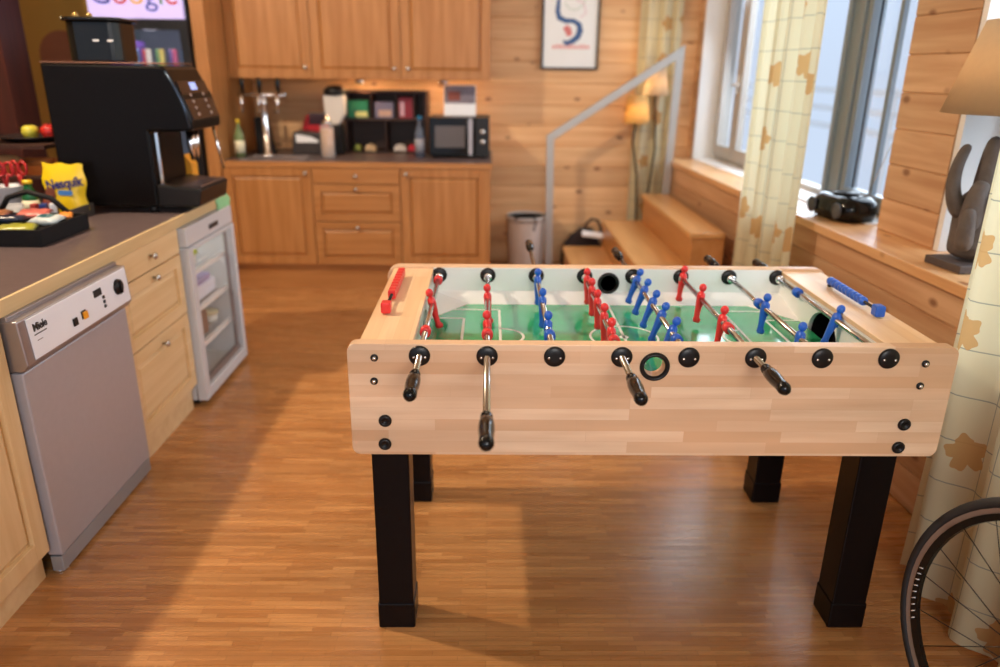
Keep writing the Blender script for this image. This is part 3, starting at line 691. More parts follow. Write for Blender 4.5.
# ------------------------------------------------------------------ picture on the wall
pc = thing('framed_poster', 'framed poster with blue curving shape on the pine wall', 'picture', (.392, YB-.03, 1.53))
b = B(); W_, H_ = .435, .62
b.box(0, 0, 0, W_, .025, .014).box(0, 0, H_-.014, W_, .025, H_).box(0, 0, .014, .014, .025, H_-.014).box(W_-.014, 0, .014, W_, .025, H_-.014).ob('frame', BLACK, pc)
pp = B().box(.014, .012, .014, W_-.014, .02, H_-.014).ob('print', mat('poster_paper', srgb(226, 228, 226), .45), pc)
def ribbon(name, pts, wd, m, y=.0105):
    b = B(); P_ = [Vector((p[0], 0, p[1]-.03)) for p in pts]
    v = []
    for i, p in enumerate(P_):
        t = (P_[min(i+1, len(P_)-1)]-P_[max(i-1, 0)]).normalized(); nrm = Vector((-t.z, 0, t.x)); ww = wd[i] if isinstance(wd, list) else wd
        v += [tuple(p+nrm*ww+Vector((0, y, 0))), tuple(p-nrm*ww+Vector((0, y, 0))), tuple(p+nrm*ww+Vector((0, y+.001, 0))), tuple(p-nrm*ww+Vector((0, y+.001, 0)))]
    f = []
    for i in range(len(P_)-1):
        a, c = i*4, i*4+4
        f += [(a, c, c+1, a+1), (a+2, a+3, c+3, c+2), (a, a+2, c+2, c), (a+1, c+1, c+3, a+3)]
    b._add(v, f); return b.ob(name, m, pp)
ribbon('printed_curve', [(.125, .56), (.12, .50), (.115, .44), (.13, .395), (.18, .375), (.24, .375), (.28, .35), (.29, .31), (.275, .265), (.24, .235), (.19, .215), (.165, .235)], [.008, .014, .018, .020, .018, .016, .020, .024, .022, .020, .018, .008], mat('print_blue', srgb(52, 86, 134), .5))
ribbon('printed_curve', [(.17, .50), (.2, .46), (.25, .45), (.30, .48), (.33, .53), (.28, .56)], .003, mat('print_faint_green', srgb(170, 190, 170), .5))
ribbon('printed_curve', [(.25, .52), (.31, .50), (.33, .43), (.29, .40)], .004, mat('print_pink', srgb(214, 180, 190), .5))
ribbon('printed_patch', [(.175, .335), (.20, .31), (.215, .27)], [.02, .028, .018], mat('print_red', srgb(206, 120, 116), .6))
for i in range(10):
    B().box(.085+i*.029, .0105, .148, .085+i*.029+.02, .0115, .178 if i % 3 else .172).ob('printed_letter', mat('print_red_letter', srgb(220, 150, 144), .6), pp)

# ------------------------------------------------------------------ steps, handrail
stp = thing('wooden_steps', 'oak block of three steps leading up to the window', 'steps', (0, 0, 0))
def step(x0, x1, z, ztread=.035):
    b = B().box(x0-.012, 4.29, z-ztread, x1, 5.775, z); return b.ob('tread', STEPW, stp, .006)
step(.60, .905, .21); step(.90, 1.20, .42); step(1.195, 1.395, .63)
RIS = wood('oak_risers', srgb(196, 140, 84), srgb(182, 124, 68), 'Y', .35, 20, 1.2)
B().box(.60, 4.30, 0, .90, 5.77, .175).ob('riser_box', RIS, stp, .002)
B().box(.90, 4.30, 0, 1.20, 5.77, .385).ob('riser_box', RIS, stp, .002)
B().box(1.20, 4.30, 0, 1.395, 5.77, .595).ob('riser_box', RIS, stp, .002)
stp.location = (0, 0, 0)
hr = thing('handrail', 'grey metal handrail rising over the wooden steps', 'handrail', (.48, 5.755, 0))
b = B()
def flatbar(b, pts, wx, wy):
    P_ = [Vector((p[0], 0, p[1])) for p in pts]; v = []
    for i, p in enumerate(P_):
        if i == 0: t = (P_[1]-P_[0]).normalized(); nrm = Vector((-t.z, 0, t.x)); k = 1
        elif i == len(P_)-1: t = (P_[-1]-P_[-2]).normalized(); nrm = Vector((-t.z, 0, t.x)); k = 1
        else:
            t0 = (P_[i]-P_[i-1]).normalized(); t1 = (P_[i+1]-P_[i]).normalized(); n0 = Vector((-t0.z, 0, t0.x)); n1 = Vector((-t1.z, 0, t1.x)); nrm = (n0+n1).normalized(); k = 1/max(.3, nrm.dot(n0))
        for sy_ in (-wy, wy):
            for sn in (-wx, wx): v.append(tuple(p+nrm*sn*k+Vector((0, sy_, 0))))
    f = []
    for i in range(len(P_)-1):
        a, c = i*4, i*4+4
        f += [(a, a+1, c+1, c), (a+2, c+2, c+3, a+3), (a, c, c+2, a+2), (a+1, a+3, c+3, c+1)]
    n = (len(P_)-1)*4; f += [(0, 2, 3, 1), (n, n+1, n+3, n+2)]
    b._add(v, f); bmesh.ops.recalc_face_normals(b.bm, faces=b.bm.faces[:])
flatbar(b, [(0, 0), (-.02, 1.045), (.905, 1.655), (.885, .632)], .028, .012)
b.ob('rail', RAILM, hr, .002)

# ------------------------------------------------------------------ floor lamps and basket in the corner
def shade_mat(name, col):
    m = bpy.data.materials.new(name); n, l, p = nodes_of(m); n.remove(p)
    d = n.new('ShaderNodeBsdfDiffuse'); t = n.new('ShaderNodeBsdfTranslucent'); ms = n.new('ShaderNodeMixShader'); ms.inputs[0].default_value = .55
    nz = n.new('ShaderNodeTexNoise'); nz.inputs['Scale'].default_value = 60; tc_ = n.new('ShaderNodeTexCoord'); l.new(tc_.outputs['Object'], nz.inputs['Vector'])
    mx = n.new('ShaderNodeMixRGB'); l.new(nz.outputs['Fac'], mx.inputs['Fac']); mx.inputs['Color1'].default_value = col; mx.inputs['Color2'].default_value = tuple(c*.93 for c in col[:3])+(1,)
    l.new(mx.outputs[0], d.inputs[0]); l.new(mx.outputs[0], t.inputs[0]); l.new(d.outputs[0], ms.inputs[1]); l.new(t.outputs[0], ms.inputs[2]); l.new(ms.outputs[0], n['Material Output'].inputs[0])
    return m
SHADE = shade_mat('cream_shade', srgb(250, 222, 160)); SHADE2 = shade_mat('whitish_shade', srgb(246, 228, 200))
def floor_lamp(lab, x, y, z0, z1, r0, r1, m, poly):
    o = thing('floor_lamp', lab, 'lamp', (x, y, 0))
    n = 24; b = B(); v = []
    b.lathe([(r0, z0), (r1, z1), (r1-.003, z1), (r0-.003, z0), (r0, z0)], n=n)
    b.ob('lamp_shade', m, o)
    B().tube(poly, .008, 10).lathe([(0, 0), (.07, 0), (.07, .012), (.012, .022), (0, .022)], (poly[0][0], poly[0][1], 0), n=20).ob('pole', BLACK, o)
    B().ball((0, 0, (z0+z1)/2), .03).ob('bulb', mat('lamp_bulb', (1, .8, .5, 1), emit=(1, .7, .35, 1), es=1), o)
    point('floor_lamp_light', (x, y, (z0+z1)/2-.02), 24, (1, .70, .36), .04)
floor_lamp('short floor lamp with glowing cream shade beside the far curtain', 1.133, 5.91, 1.145, 1.352, .092, .078, SHADE, [(.02, .0, 0), (.05, 0, .4), (.03, 0, .75), (-.02, 0, 1.0), (0, 0, 1.25)])
floor_lamp('taller floor lamp with whitish shade in front of the far curtain', 1.262, 5.92, 1.352, 1.56, .10, .058, SHADE2, [(.01, 0, 0), (.0, 0, .60), (.03, 0, .95), (.0, 0, 1.30), (0, 0, 1.45)])
bk = thing('laundry_basket', 'white fabric basket with dark handle on the floor by the pine wall', 'basket', (.30, 5.87, 0))
b = B(); b.lathe([(0, 0), (.125, 0), (.135, .02), (.15, .38), (.155, .40), (.15, .402), (.145, .38), (.125, .02), (0, .012)], n=32); b.ob('bag', FABW, bk)
B().lathe([(.146, .395), (.158, .395), (.162, .43), (.156, .44), (.148, .43), (.146, .395)], n=32).ob('rim', mat('grey_rim', srgb(190, 184, 178), .7), bk)
B().lathe([(0, .425), (.147, .425)], n=24).ob('lining', mat('dark_lining', srgb(64, 56, 54), .9), bk)
B().tube([(-.10, -.155, .43), (-.03, -.165, .47), (.03, -.165, .47), (.07, -.16, .42), (.05, -.165, .34)], .006, 8).ob('handle', BLACKM, bk)
bg_ = thing('shoulder_bag', 'dark bag with looped handle behind the lowest wooden step', 'bag', (.755, 5.91, 0))
B().loft([(0, 0, 0, .15, .06), (0, 0, .05, .17, .07), (.0, 0, .18, .16, .065), (.01, 0, .27, .11, .045), (.03, 0, .33, .05, .025)], 20).ob('bag_body', mat('dark_brown_cloth', srgb(38, 24, 22), .9, bump=.3), bg_)
B().tube([(.02, 0, .30), (.03, 0, .36), (.07, 0, .40), (.12, 0, .39), (.15, 0, .33), (.15, 0, .26)], .011, 10).ob('handle', mat('brown_strap', srgb(58, 34, 26), .8), bg_)
tag(B().box(-.09, -.03, 0, .09, .03, .012).ob('folded_paper', PAPER, loc=(.835, 5.835, .285), rot=(.5, .12, 0)), 'folded white paper sticking out of the dark bag', 'paper')

# ------------------------------------------------------------------ curtains
def curtain(name, lab, path, z0, z1, amp, waves, seed, cat='curtain', flare=0, thick=.002, group=None):
    """path: plan polyline; folds perpendicular to it"""
    r = random.Random(seed); P_ = [Vector(p) for p in path]
    L = [0]
    for a, c in zip(P_, P_[1:]): L.append(L[-1]+(c-a).length)
    NU, NV = int(waves*14), 14; tot = L[-1]
    ph = [r.uniform(-.6, .6) for _ in range(12)]
    grid = []; us = []
    for j in range(NV+1):
        z = z0+(z1-z0)*j/NV; k = 1+flare*(1-j/NV); row = []; acc = 0; prev = None; ru = []
        for i in range(NU+1):
            s = i/NU*tot; q = 0
            while q < len(L)-2 and s > L[q+1]: q += 1
            t = (s-L[q])/(L[q+1]-L[q]); d = (P_[q+1]-P_[q]).normalized(); c = P_[q].lerp(P_[q+1], t); nn = Vector((-d.y, d.x))
            a = 2*PI*waves*i/NU + .5*math.sin(2*PI*i/NU*waves/2.7+ph[0]) + .25*math.sin(j/NV*3+ph[1]+i*.02)
            off = amp*k*(math.sin(a)+.35*math.sin(2.1*a+ph[2]+j*.06))
            pt = Vector((c.x+nn.x*off+d.x*amp*.5*math.cos(a), c.y+nn.y*off+d.y*amp*.5*math.cos(a), z)); 
            if prev is not None: acc += (pt-prev).length
            prev = pt; row.append(pt); ru.append(acc)
        grid.append(row); us.append(ru)
    me = bpy.data.meshes.new(name); vs = [tuple(p) for row in grid for p in row]; W_ = NU+1
    fs = [(j*W_+i, j*W_+i+1, (j+1)*W_+i+1, (j+1)*W_+i) for j in range(NV) for i in range(NU)]
    me.from_pydata(vs, [], fs); uvl = me.uv_layers.new(name='UVMap')
    for lp in me.loops:
        j, i = divmod(lp.vertex_index, W_); uvl.data[lp.index].uv = (us[NV//2][i]+seed*.37, vs[lp.vertex_index][2])
    for p in me.polygons: p.use_smooth = True
    me.materials.append(CURT); o = bpy.data.objects.new(name, me); COL.objects.link(o)
    return tag(o, lab, cat, group)
curtain('curtain', 'cream curtain with leaf print hanging between the two window panes', [(1.385, 3.30), (1.372, 4.04)], .04, 2.6, .030, 5, 3)
curtain('curtain', 'narrow cream curtain in the far corner behind the floor lamps', [(1.12, 6.025), (1.44, 6.02)], .04, 2.6, .018, 3, 5)
curtain('curtain', 'wide leaf-printed curtain at the right edge behind the bicycle wheel', [(1.345, 2.035), (1.36, 1.75), (1.385, 1.45), (1.42, .95)], .012, 2.6, .036, 5.5, 11)

# ------------------------------------------------------------------ window sill objects
rd = thing('boombox', 'black portable radio with raised antenna on the window sill', 'radio', (1.668, 3.46, .881), -1.42)
b = B(); secs = [(.26, .15, 0), (.30, .19, .012), (.315, .205, .05), (.30, .19, .088), (.25, .14, .110)]; v = []
for w_, d_, z in secs: v += [(p[0], p[1], z) for p in rrect(w_, d_, min(w_, d_)*.42)]
n = len(v)//len(secs); f = [(i*n+k, i*n+(k+1) % n, (i+1)*n+(k+1) % n, (i+1)*n+k) for i in range(len(secs)-1) for k in range(n)]+[tuple(reversed(range(n))), tuple(range((len(secs)-1)*n, len(secs)*n))]
b._add(v, f, True); b.ob('body', BLACKG, rd)
B().lathe([(0, .112), (.06, .112), (.062, .118), (.04, .124), (0, .125)], (0, 0, 0), n=24).ob('disc_lid', BLACK, rd)
for x in (-.10, .10): B().lathe([(0, 0), (.035, 0), (.037, -.006), (.03, -.01), (0, -.006)], (x, -.102, .052), 1, 20).ob('speaker_grille', mat('grey_grille', srgb(70, 70, 74), .5), rd)
B().tube([(.10, .03, .10), (.16, .12, .50)], .002, 6).ob('antenna', CHROME, rd)
dl = thing('table_lamp', 'driftwood lamp with beige shade standing on the pine window board', 'lamp', (1.70, 2.53, .881), .12)
DW = mat('grey_driftwood', srgb(96, 86, 80), .85, var=.4, vscale=18, bump=.9, bscale=26)
B().box(-.11, -.09, 0, .11, .09, .028).ob('plinth', mat('dark_plinth', srgb(78, 68, 66), .6, var=.1), dl, .003)
b = B()
b.tube([(.03, 0, .028), (.03, .0, .10), (.025, .005, .19), (.03, 0, .26)], [.072, .062, .064, .045], 14)
b.tube([(-.01, -.02, .12), (-.02, -.03, .20), (-.015, -.03, .26), (.0, -.03, .29)], [.034, .030, .024, .022], 10)
b.tube([(-.01, .01, .16), (-.05, .02, .23), (-.058, .02, .30), (-.048, .02, .36), (-.03, .02, .40)], [.030, .022, .018, .016, .014], 10)
b.tube([(.03, 0, .20), (.03, .0, .33), (.03, 0, .43)], [.040, .030, .022], 10)
b.tube([(.04, 0, .20), (.075, -.01, .30), (.09, -.01, .41), (.095, 0, .45)], [.036, .028, .024, .020], 10)
b.tube([(.05, .01, .12), (.10, .02, .22), (.15, .02, .31), (.18, .02, .36)], [.034, .026, .02, .016], 10)
b.tube([(-.03, -.04, .06), (-.045, -.05, .16), (-.04, -.05, .21)], [.030, .022, .018], 10)
b.tube([(.10, -.01, .24), (.135, -.01, .33), (.13, -.01, .42)], [.026, .022, .018], 10)
b.tube([(.02, -.05, .18), (.04, -.065, .24), (.055, -.065, .27)], [.028, .020, .017], 10)
dw = b.ob('driftwood_branches', DW, dl); dw.location.x = -.045; dw.scale = (1.22, 1.22, 1.06)
sb2 = dw.modifiers.new('smooth', 'SUBSURF'); sb2.levels = sb2.render_levels = 2
B().tube([(.02, .0, .20), (.03, 0, .62)], .006, 8).ob('stem', BLACK, dl)
LSH = shade_mat('beige_linen_shade', srgb(216, 194, 164))
sb_ = B().lathe([(.232, .52), (.148, .81), (.146, .81), (.229, .52), (.232, .52)], (.055, 0, 0), n=40).ob('lamp_shade', LSH, dl)
B().ball((.06, 0, .60), .03).ob('bulb', mat('table_bulb', (1, .8, .5, 1), emit=(1, .7, .4, 1), es=4), dl)
point('table_lamp_light', (1.755, 2.535, 1.50), 5.0, (1, .72, .42), .04)

# ------------------------------------------------------------------ bicycle wheel
bw = thing('bicycle_wheel', 'bicycle wheel with black tyre leaning in front of the right curtain', 'bicycle wheel', (1.17, 1.256, 0))
yaw, lean = -1.313, .12
av = Vector((math.cos(yaw), math.sin(yaw), 0)); nv = Vector((-math.sin(yaw), math.cos(yaw), 0)); uvv = Vector((0, 0, math.cos(lean)))+nv*math.sin(lean)
uvv.normalize(); ax_ = av.cross(uvv)
C_ = Vector((0, 0, .34*math.cos(lean)+.002))
circ = lambda r, n=72, o=0: [tuple(C_+r*(math.cos(2*PI*i/n)*av+math.sin(2*PI*i/n)*uvv)+ax_*o) for i in range(n)]
B().tube(circ(.327), .0125, 12, closed=True).ob('tyre', mat('tyre_rubber', (.014, .014, .015, 1), .6), bw)
def rimring(b, ra, rb, h, n=72):
    v = []
    for i in range(n):
        d = math.cos(2*PI*i/n)*av+math.sin(2*PI*i/n)*uvv
        for r_, o in ((ra, -h), (ra, h), (rb, h*.6), (rb, -h*.6)): v.append(tuple(C_+r_*d+ax_*o))
    f = [(i*4+q, i*4+(q+1) % 4, ((i+1) % n)*4+(q+1) % 4, ((i+1) % n)*4+q) for i in range(n) for q in range(4)]
    b._add(v, f, False); return b
rm = rimring(B(), .3155, .303, .0105).ob('brake_track', mat('silver_brake_track', srgb(150, 142, 138), .35, .7), bw)
rm = rimring(B(), .303, .287, .0095).ob('rim', BLACKG, bw)
b = B()
for i in range(9):   # pale marks lettered along the rim
    a = PI*(.98+.018*i)
    for q in (0,):
        p0 = C_+.291*(math.cos(a)*av+math.sin(a)*uvv); p1 = C_+.300*(math.cos(a+.012)*av+math.sin(a+.012)*uvv)
        for s_ in (-1, 1): b.tube([tuple(p0+ax_*s_*.0090), tuple(p1+ax_*s_*.0098)], .0014, 6)
b.ob('rim_lettering', PAPER, bw)
B().tube([tuple(C_-ax_*.035), tuple(C_+ax_*.035)], .016, 16).tube([tuple(C_-ax_*.032), tuple(C_-ax_*.027)], .024, 16).tube([tuple(C_+ax_*.027), tuple(C_+ax_*.032)], .024, 16).ob('hub', BLACK, bw)
SPK = mat('dark_spoke', (.03, .03, .03, 1), .35, .8)
for i in range(20):
    a = 2*PI*i/20; sd = 1 if i % 2 else -1; a2 = a+(1.15 if (i//2) % 2 else -1.15)
    B().tube([tuple(C_+.290*(math.cos(a)*av+math.sin(a)*uvv)), tuple(C_+.020*(math.cos(a2)*av+math.sin(a2)*uvv)+ax_*sd*.03)], .0012, 6).ob('spoke', SPK, bw)
# ------------------------------------------------------------------ left counter (faces +x): local x -> world y, local -y -> world +x
XC = -1.372; R90 = PI/2; LM = (LOAKV, LOAKH)
cab('base_cabinet', 'light oak base cabinet left of the dishwasher, cut by the photo edge', 'cabinet', (XC, 1.36, 0), .60, .755, .58, [('door', 0, .10, .60, .755, [(.04, .70)])], LOAKV, LM, rz=R90)
cab('drawer_cabinet', 'light oak unit of three drawers between the dishwasher and glass fridge', 'cabinet', (XC, 2.625, 0), .575, .755, .58, [('slab', 0, .748, .575, .107, [(.29, .055)]), ('drawer', 0, .478, .575, .267, [(.29, .235)]), ('drawer', 0, .125, .575, .350, [(.29, .305)])], LOAKV, LM, rz=R90, z0=.10)
for y0, y1, l_ in ((1.36, 1.96, 'light oak kickboard under the cabinet left of the dishwasher'), (2.625, 3.20, 'light oak kickboard under the three-drawer unit')):
    tag(B().box(XC-.04, y0, 0, XC-.012, y1, .099).ob('plinth', LOAKH), l_, 'kickboard')
wt = thing('worktop', 'dark mottled worktop with light wood edge on the left counter', 'worktop', (XC, 1.3, .856))
B().box(-.90, 0, 0, .010, 2.55, .044).ob('slab', WORKTOP, wt, .004)
B().box(.0101, 0, -.001, .022, 2.55, .0445).ob('front_edge', wood('light_edge', srgb(222, 196, 150), srgb(206, 178, 130), 'Y', .4), wt)
B().box(-.90, 2.5501, -.001, .022, 2.562, .0445).ob('end_edge', MATS['light_edge'], wt)
tag(B().box(-2.25, 1.3, 0, -2.0, 3.85, .855).ob('counter_back_panel', LOAKV), 'light oak back panel carrying the rear of the left worktop', 'panel')
# dishwasher, local frame
dwr = thing('dishwasher', 'stainless steel dishwasher with white control panel under left worktop', 'dishwasher', (XC, 1.975, 0), R90)
DWW = .635
B().box(0.005, 0, .10, DWW-.005, .56, .845).ob('body', mat('dark_grey_housing', srgb(120, 112, 112), .45, .5), dwr, .003)
dd = B().box(.0, -.045, .070, DWW, 0, .685).ob('door', STEELF, dwr, .005)
# control head: protrudes, bevelled at its sides
hd = B().prism([(0, .690), (-.052, .690), (-.070, .712), (-.062, .842), (0, .842)], 0, -.006, DWW+.006).ob('control_head', STEEL, dwr, .004)
# prism outline coords are (y, z): white fascia lies on sloped face between (-.070,.712) and (-.062,.842)
th = math.atan2(.008, .130)
fa = B().box(.03, -.003, .004, DWW-.006, 0, .124).ob('control_panel', mat('white_fascia', srgb(238, 243, 255), .3), dwr, .001)
fa.location = (0, -.0702, .713); fa.rotation_euler = (-th, 0, 0)
INK = mat('dark_ink', srgb(24, 24, 28), .5)
text('brand_lettering', 'Miele', .03, INK, fa, (.085, -.0036, .082), (PI/2, 0, 0), width=.068, bold=.025)
B().box(.05, -.0036, .070, .112, -.003, .073).ob('small_print', INK, fa)
B().box(.058, -.0036, .052, .085, -.003, .054).ob('small_print', mat('grey_ink', srgb(120, 120, 130), .5), fa)
B().box(.245, -.008, .030, .270, -.003, .055).ob('switch', BLACK, fa, .002)
B().box(.300, -.0045, .036, .328, -.003, .062).ob('switch_surround', BLACK, fa)
B().box(.305, -.010, .034, .330, -.0045, .058).ob('start_button', mat('amber_button', srgb(245, 165, 30), .35), fa, .002)
B().box(.395, -.0045, .078, .445, -.003, .102).ob('display', INK, fa)
for z in (.062, .046, .030): B().box(.443, -.006, z, .456, -.003, z+.010).ob('button', INK, fa, .001)
B().lathe([(0, -.003), (.028, -.003), (.026, -.012), (0, -.013)], (.555, 0, .072), 1, 26).ob('dial', BLACK, fa)
B().box(.55, -.020, .050, .56, -.012, .096).ob('dial_grip', BLACK, fa, .002)
# recessed steel strip above the head and plinth below
B().box(-.002, -.030, .848, DWW+.004, .30, .8551).ob('top_strip', STEEL, dwr)
B().box(-.004, -.034, .812, DWW+.006, -.002, .8475).ob('top_strip', STEEL, dwr, .002).location = (0, 0, .006)
B().box(.0, -.041, .012, DWW, -.005, .066).ob('kick_plate', mat('pale_blue_steel', srgb(168, 178, 190), .3, .6), dwr, .002)
for x in (.03, DWW-.03):
    B().lathe([(0, 0), (.024, 0), (.024, .008), (.010, .014), (.009, .03), (0, .03)], (x, -.012, 0), n=16).ob('foot', CHROME, dwr)
# glass door fridge
gf = thing('glass_door_fridge', 'small undercounter fridge with a glass door and shelves inside', 'fridge', (XC, 3.222, 0), R90)
FW, FD = .61, .55
b = B(); b.box(0, 0, .03, .03, FD, .845).box(FW-.03, 0, .03, FW, FD, .845).box(.03, 0, .03, FW-.03, FD, .06).box(.03, 0, .80, FW-.03, FD, .845).box(.03, FD-.03, .06, FW-.03, FD, .80)
b.ob('body', mat('fridge_liner', srgb(214, 214, 214), .5), gf)
B().box(0, -.045, .765, FW, 0, .85).ob('top_panel', FRWHITE, gf, .004)
B().box(.28, -.047, .79, .40, -.045, .812).ob('badge', INK, gf)
fd = B(); z0, z1 = .025, .760; fr = .055
fd.box(0, -.05, z0, fr, -.004, z1).box(FW-.035, -.05, z0, FW, -.004, z1).box(fr, -.05, z0, FW-.035, -.004, z0+.055).box(fr, -.05, z1-.02, FW-.035, -.004, z1)
fdo = fd.ob('door', FRWHITE, gf, .006)
B().box(fr, -.036, z0+.055, FW-.035, -.030, z1-.02).ob('door_glass', GLASS, fdo)
B().box(fr, -.028, z0+.055, FW-.035, -.010, z0+.085).box(FW-.075, -.028, z0+.085, FW-.06, -.014, z1-.03).ob('inner_frame', STEEL, fdo)
B().box(-.004, -.052, .45, .02, -.03, .76).ob('grip', FRWHITE, fdo, .003)
for z in (.24, .42, .60):
    s_ = B()
    for k in range(9): s_.box(.032, .02+k*.055, z, FW-.032, .024+k*.055, z+.004)
    s_.box(.032, .0, z-.004, FW-.032, .02, z+.016); s_.ob('shelf', WHITEP, gf)
for x in (.04, FW-.04): B().cyl((x, .02, 0), .016, .031).ob('foot', BLACK, gf)
def fbox(lab, lx, z, w_, d, h, c_, name='food_box'):
    nm = 'food_%d_%d_%d' % c_
    tag(B().box(0, 0, 0, w_, d, h).ob(name, mat(nm, srgb(*c_), .5), loc=(XC-.035, 3.222+lx, z), rz=R90, bevel=.01), lab, 'food container')
fbox('white food box on the middle shelf of the glass fridge', .20, .437, .30, .14, .07, (232, 232, 240))
fbox('lilac-lidded food box stacked on white box in the glass fridge', .22, .508, .22, .12, .035, (180, 170, 205))
fbox('brown carton on the bottom shelf of the glass fridge', .18, .257, .16, .16, .12, (150, 120, 100))
for k, (lx, z, c_, l_) in enumerate([(.30, .617, (190, 205, 60), 'green-lidded round tub on the top shelf of the glass fridge'), (.48, .257, (215, 200, 160), 'round yellow tub on the bottom shelf of the glass fridge')]):
    o = thing('tub', l_, 'food container', (XC-.09, 3.222+lx, z))
    B().lathe([(0, 0), (.042, 0), (.05, .05), (0, .05)], n=20).ob('tub_body', mat('tub_w', srgb(225, 225, 215), .4), o)
    B().lathe([(0, .05), (.054, .05), (.054, .062), (0, .064)], n=20).ob('lid', mat('tublid%d' % k, srgb(*c_), .4), o)
point('fridge_light', (XC-.2, 3.52, .77), 1.2, (1, 1, .92), .03)
# green cloth over the end of the counter
cl = B(); v = []; f = []; n = 14; prof = [(-1.43, .904), (-1.41, .905), (-1.385, .906), (-1.352, .903), (-1.338, .875), (-1.334, .845)]
for i in range(n+1):
    y = 3.68+.175*i/n
    for j, (x, z) in enumerate(prof): v.append((x+.006*math.sin(i*1.3+j), y+.01*math.sin(j*2.0), z+(.075*math.sin(PI*i/n)*(.5+.5*math.sin(j*1.3+.6))+.010*max(0, math.sin(i*1.9+j*.7)))*(j in (1, 2, 3))+.008*math.sin(i*1.1)*(j > 3)))
m_ = len(prof)
for i in range(n):
    for j in range(m_-1): f.append((i*m_+j, (i+1)*m_+j, (i+1)*m_+j+1, i*m_+j+1))
cl._add(v, f, True); clo = cl.ob('cleaning_cloth', mat('mint_green_cloth', srgb(150, 205, 150), .9, bump=.2))
so = clo.modifiers.new('thickness', 'SOLIDIFY'); so.thickness = .004; so.offset = 1
tag(clo, 'mint green cloth draped over the far end of left worktop', 'cloth')

# ------------------------------------------------------------------ coffee machine
cm = thing('coffee_machine', 'large black coffee machine on the left counter', 'coffee machine', (-1.87, 3.30, .900))
D_ = .36
def cmp(pts): return [(x, z) for x, z in pts]
B().prism(cmp([(0, .03), (.41, .03), (.41, .352), (.597, .356), (.600, .395), (.572, .50), (.518, .605), (.50, .618), (0, .625)]), 1, 0, D_).ob('body', MACH, cm, .010)
B().prism(cmp([(.41, .03), (.59, .03), (.605, .11), (.41, .13)]), 1, .0, D_).ob('drip_tray', BLACK, cm, .01)
b = B()
for k in range(9): b.box(.43+k*.02, .03, .113, .438+k*.02, D_-.03, .121)
b.ob('drip_grid', mat('grey_grid', srgb(110, 100, 98), .35, .6), cm)
B().box(.0, .0, .625, .50, D_, .631).ob('top_plate', mat('copper_tinted_top', srgb(150, 110, 90), .25, .7), cm, .002)
# control panel on sloping front from (.672,.40) to (.60,.555)
ang = math.atan2(.058, .165)
cp = B().box(-.003, .02, 0, .003, D_-.02, .165).ob('control_panel', mat('dark_panel', srgb(34, 24, 24), .25), cm); cp.location = (.602, 0, .402); cp.rotation_euler = (0, -ang, 0)
BTN = mat('pale_button', srgb(190, 170, 160), .4)
for i in range(4):
    for y in (.10, .25): B().lathe([(0, .003), (.008, .003), (.007, .007), (0, .008)], (0, 0, 0), 0, 14).ob('button', BTN, cp).location = (0, y, .02+i*.028)
B().box(.003, .14, .125, .005, .21, .158).ob('display', mat('lit_display', srgb(170, 190, 240), .3, emit=srgb(150, 175, 240), es=.8), cp)
B().tube([(.515, .0, .598), (.55, -.002, .53), (.575, -.002, .46), (.590, -.0, .37)], .006, 8).ob('side_trim', mat('dark_blue_trim', srgb(60, 76, 96), .25, .6), cm)
nz = B(); nz.tube([(.53, .15, .35), (.53, .15, .28), (.53, .15, .22)], [.020, .017, .009], 12).tube([(.53, .20, .35), (.53, .20, .28), (.53, .20, .22)], [.020, .017, .009], 12); nz.ob('spout', CHROME, cm)
B().tube([(.575, .32, .355), (.585, .33, .25), (.60, .34, .16)], .007, 8).ob('steam_wand', CHROME, cm)
B().box(.42, .035, .12, .432, .045, .345).ob('steel_strip', CHROME, cm)
for x in (.04, .37):
    for y in (.04, D_-.04): B().cyl((x, y, 0), .02, .032).ob('foot', BLACK, cm)
# container on the machine
hp = thing('bean_container', 'glossy black lidded container on top of the coffee machine', 'container', (-1.675, 3.47, 1.5325))
B().prism([(p[0], p[1]) for p in rrect(.225, .21, .05)], 2, 0, .160, smooth=False).ob('bin', BLACKG, hp, .006)
B().prism([(p[0], p[1]) for p in rrect(.255, .235, .055)], 2, .160, .175).ob('lid', BLACKG, hp, .005)
B().box(.01, -.1062, .080, .035, -.105, .087).box(.07, -.1062, .080, .095, -.105, .087).ob('pale_marks', PAPER, hp)
B().ball((-.10, 0, .185), .014).ball((-.03, -.02, .185), .012).ob('lid_knob', mat('gold_knob', srgb(180, 150, 90), .3, .8), hp)
# mug and milk carton beyond the spout
o = thing('milk_carton', 'orange and white carton standing behind the coffee spout', 'carton', (-1.48, 3.73, .901))
B().prism([(-.035, 0), (.035, 0), (.035, .17), (0, .215), (-.035, .17)], 1, -.035, .035).ob('carton_body', mat('orange_carton', srgb(235, 160, 40), .5), o, .002)
B().box(-.036, -.036, .02, .036, .036, .10).ob('carton_band', mat('lilac_white', srgb(216, 206, 236), .5), o)

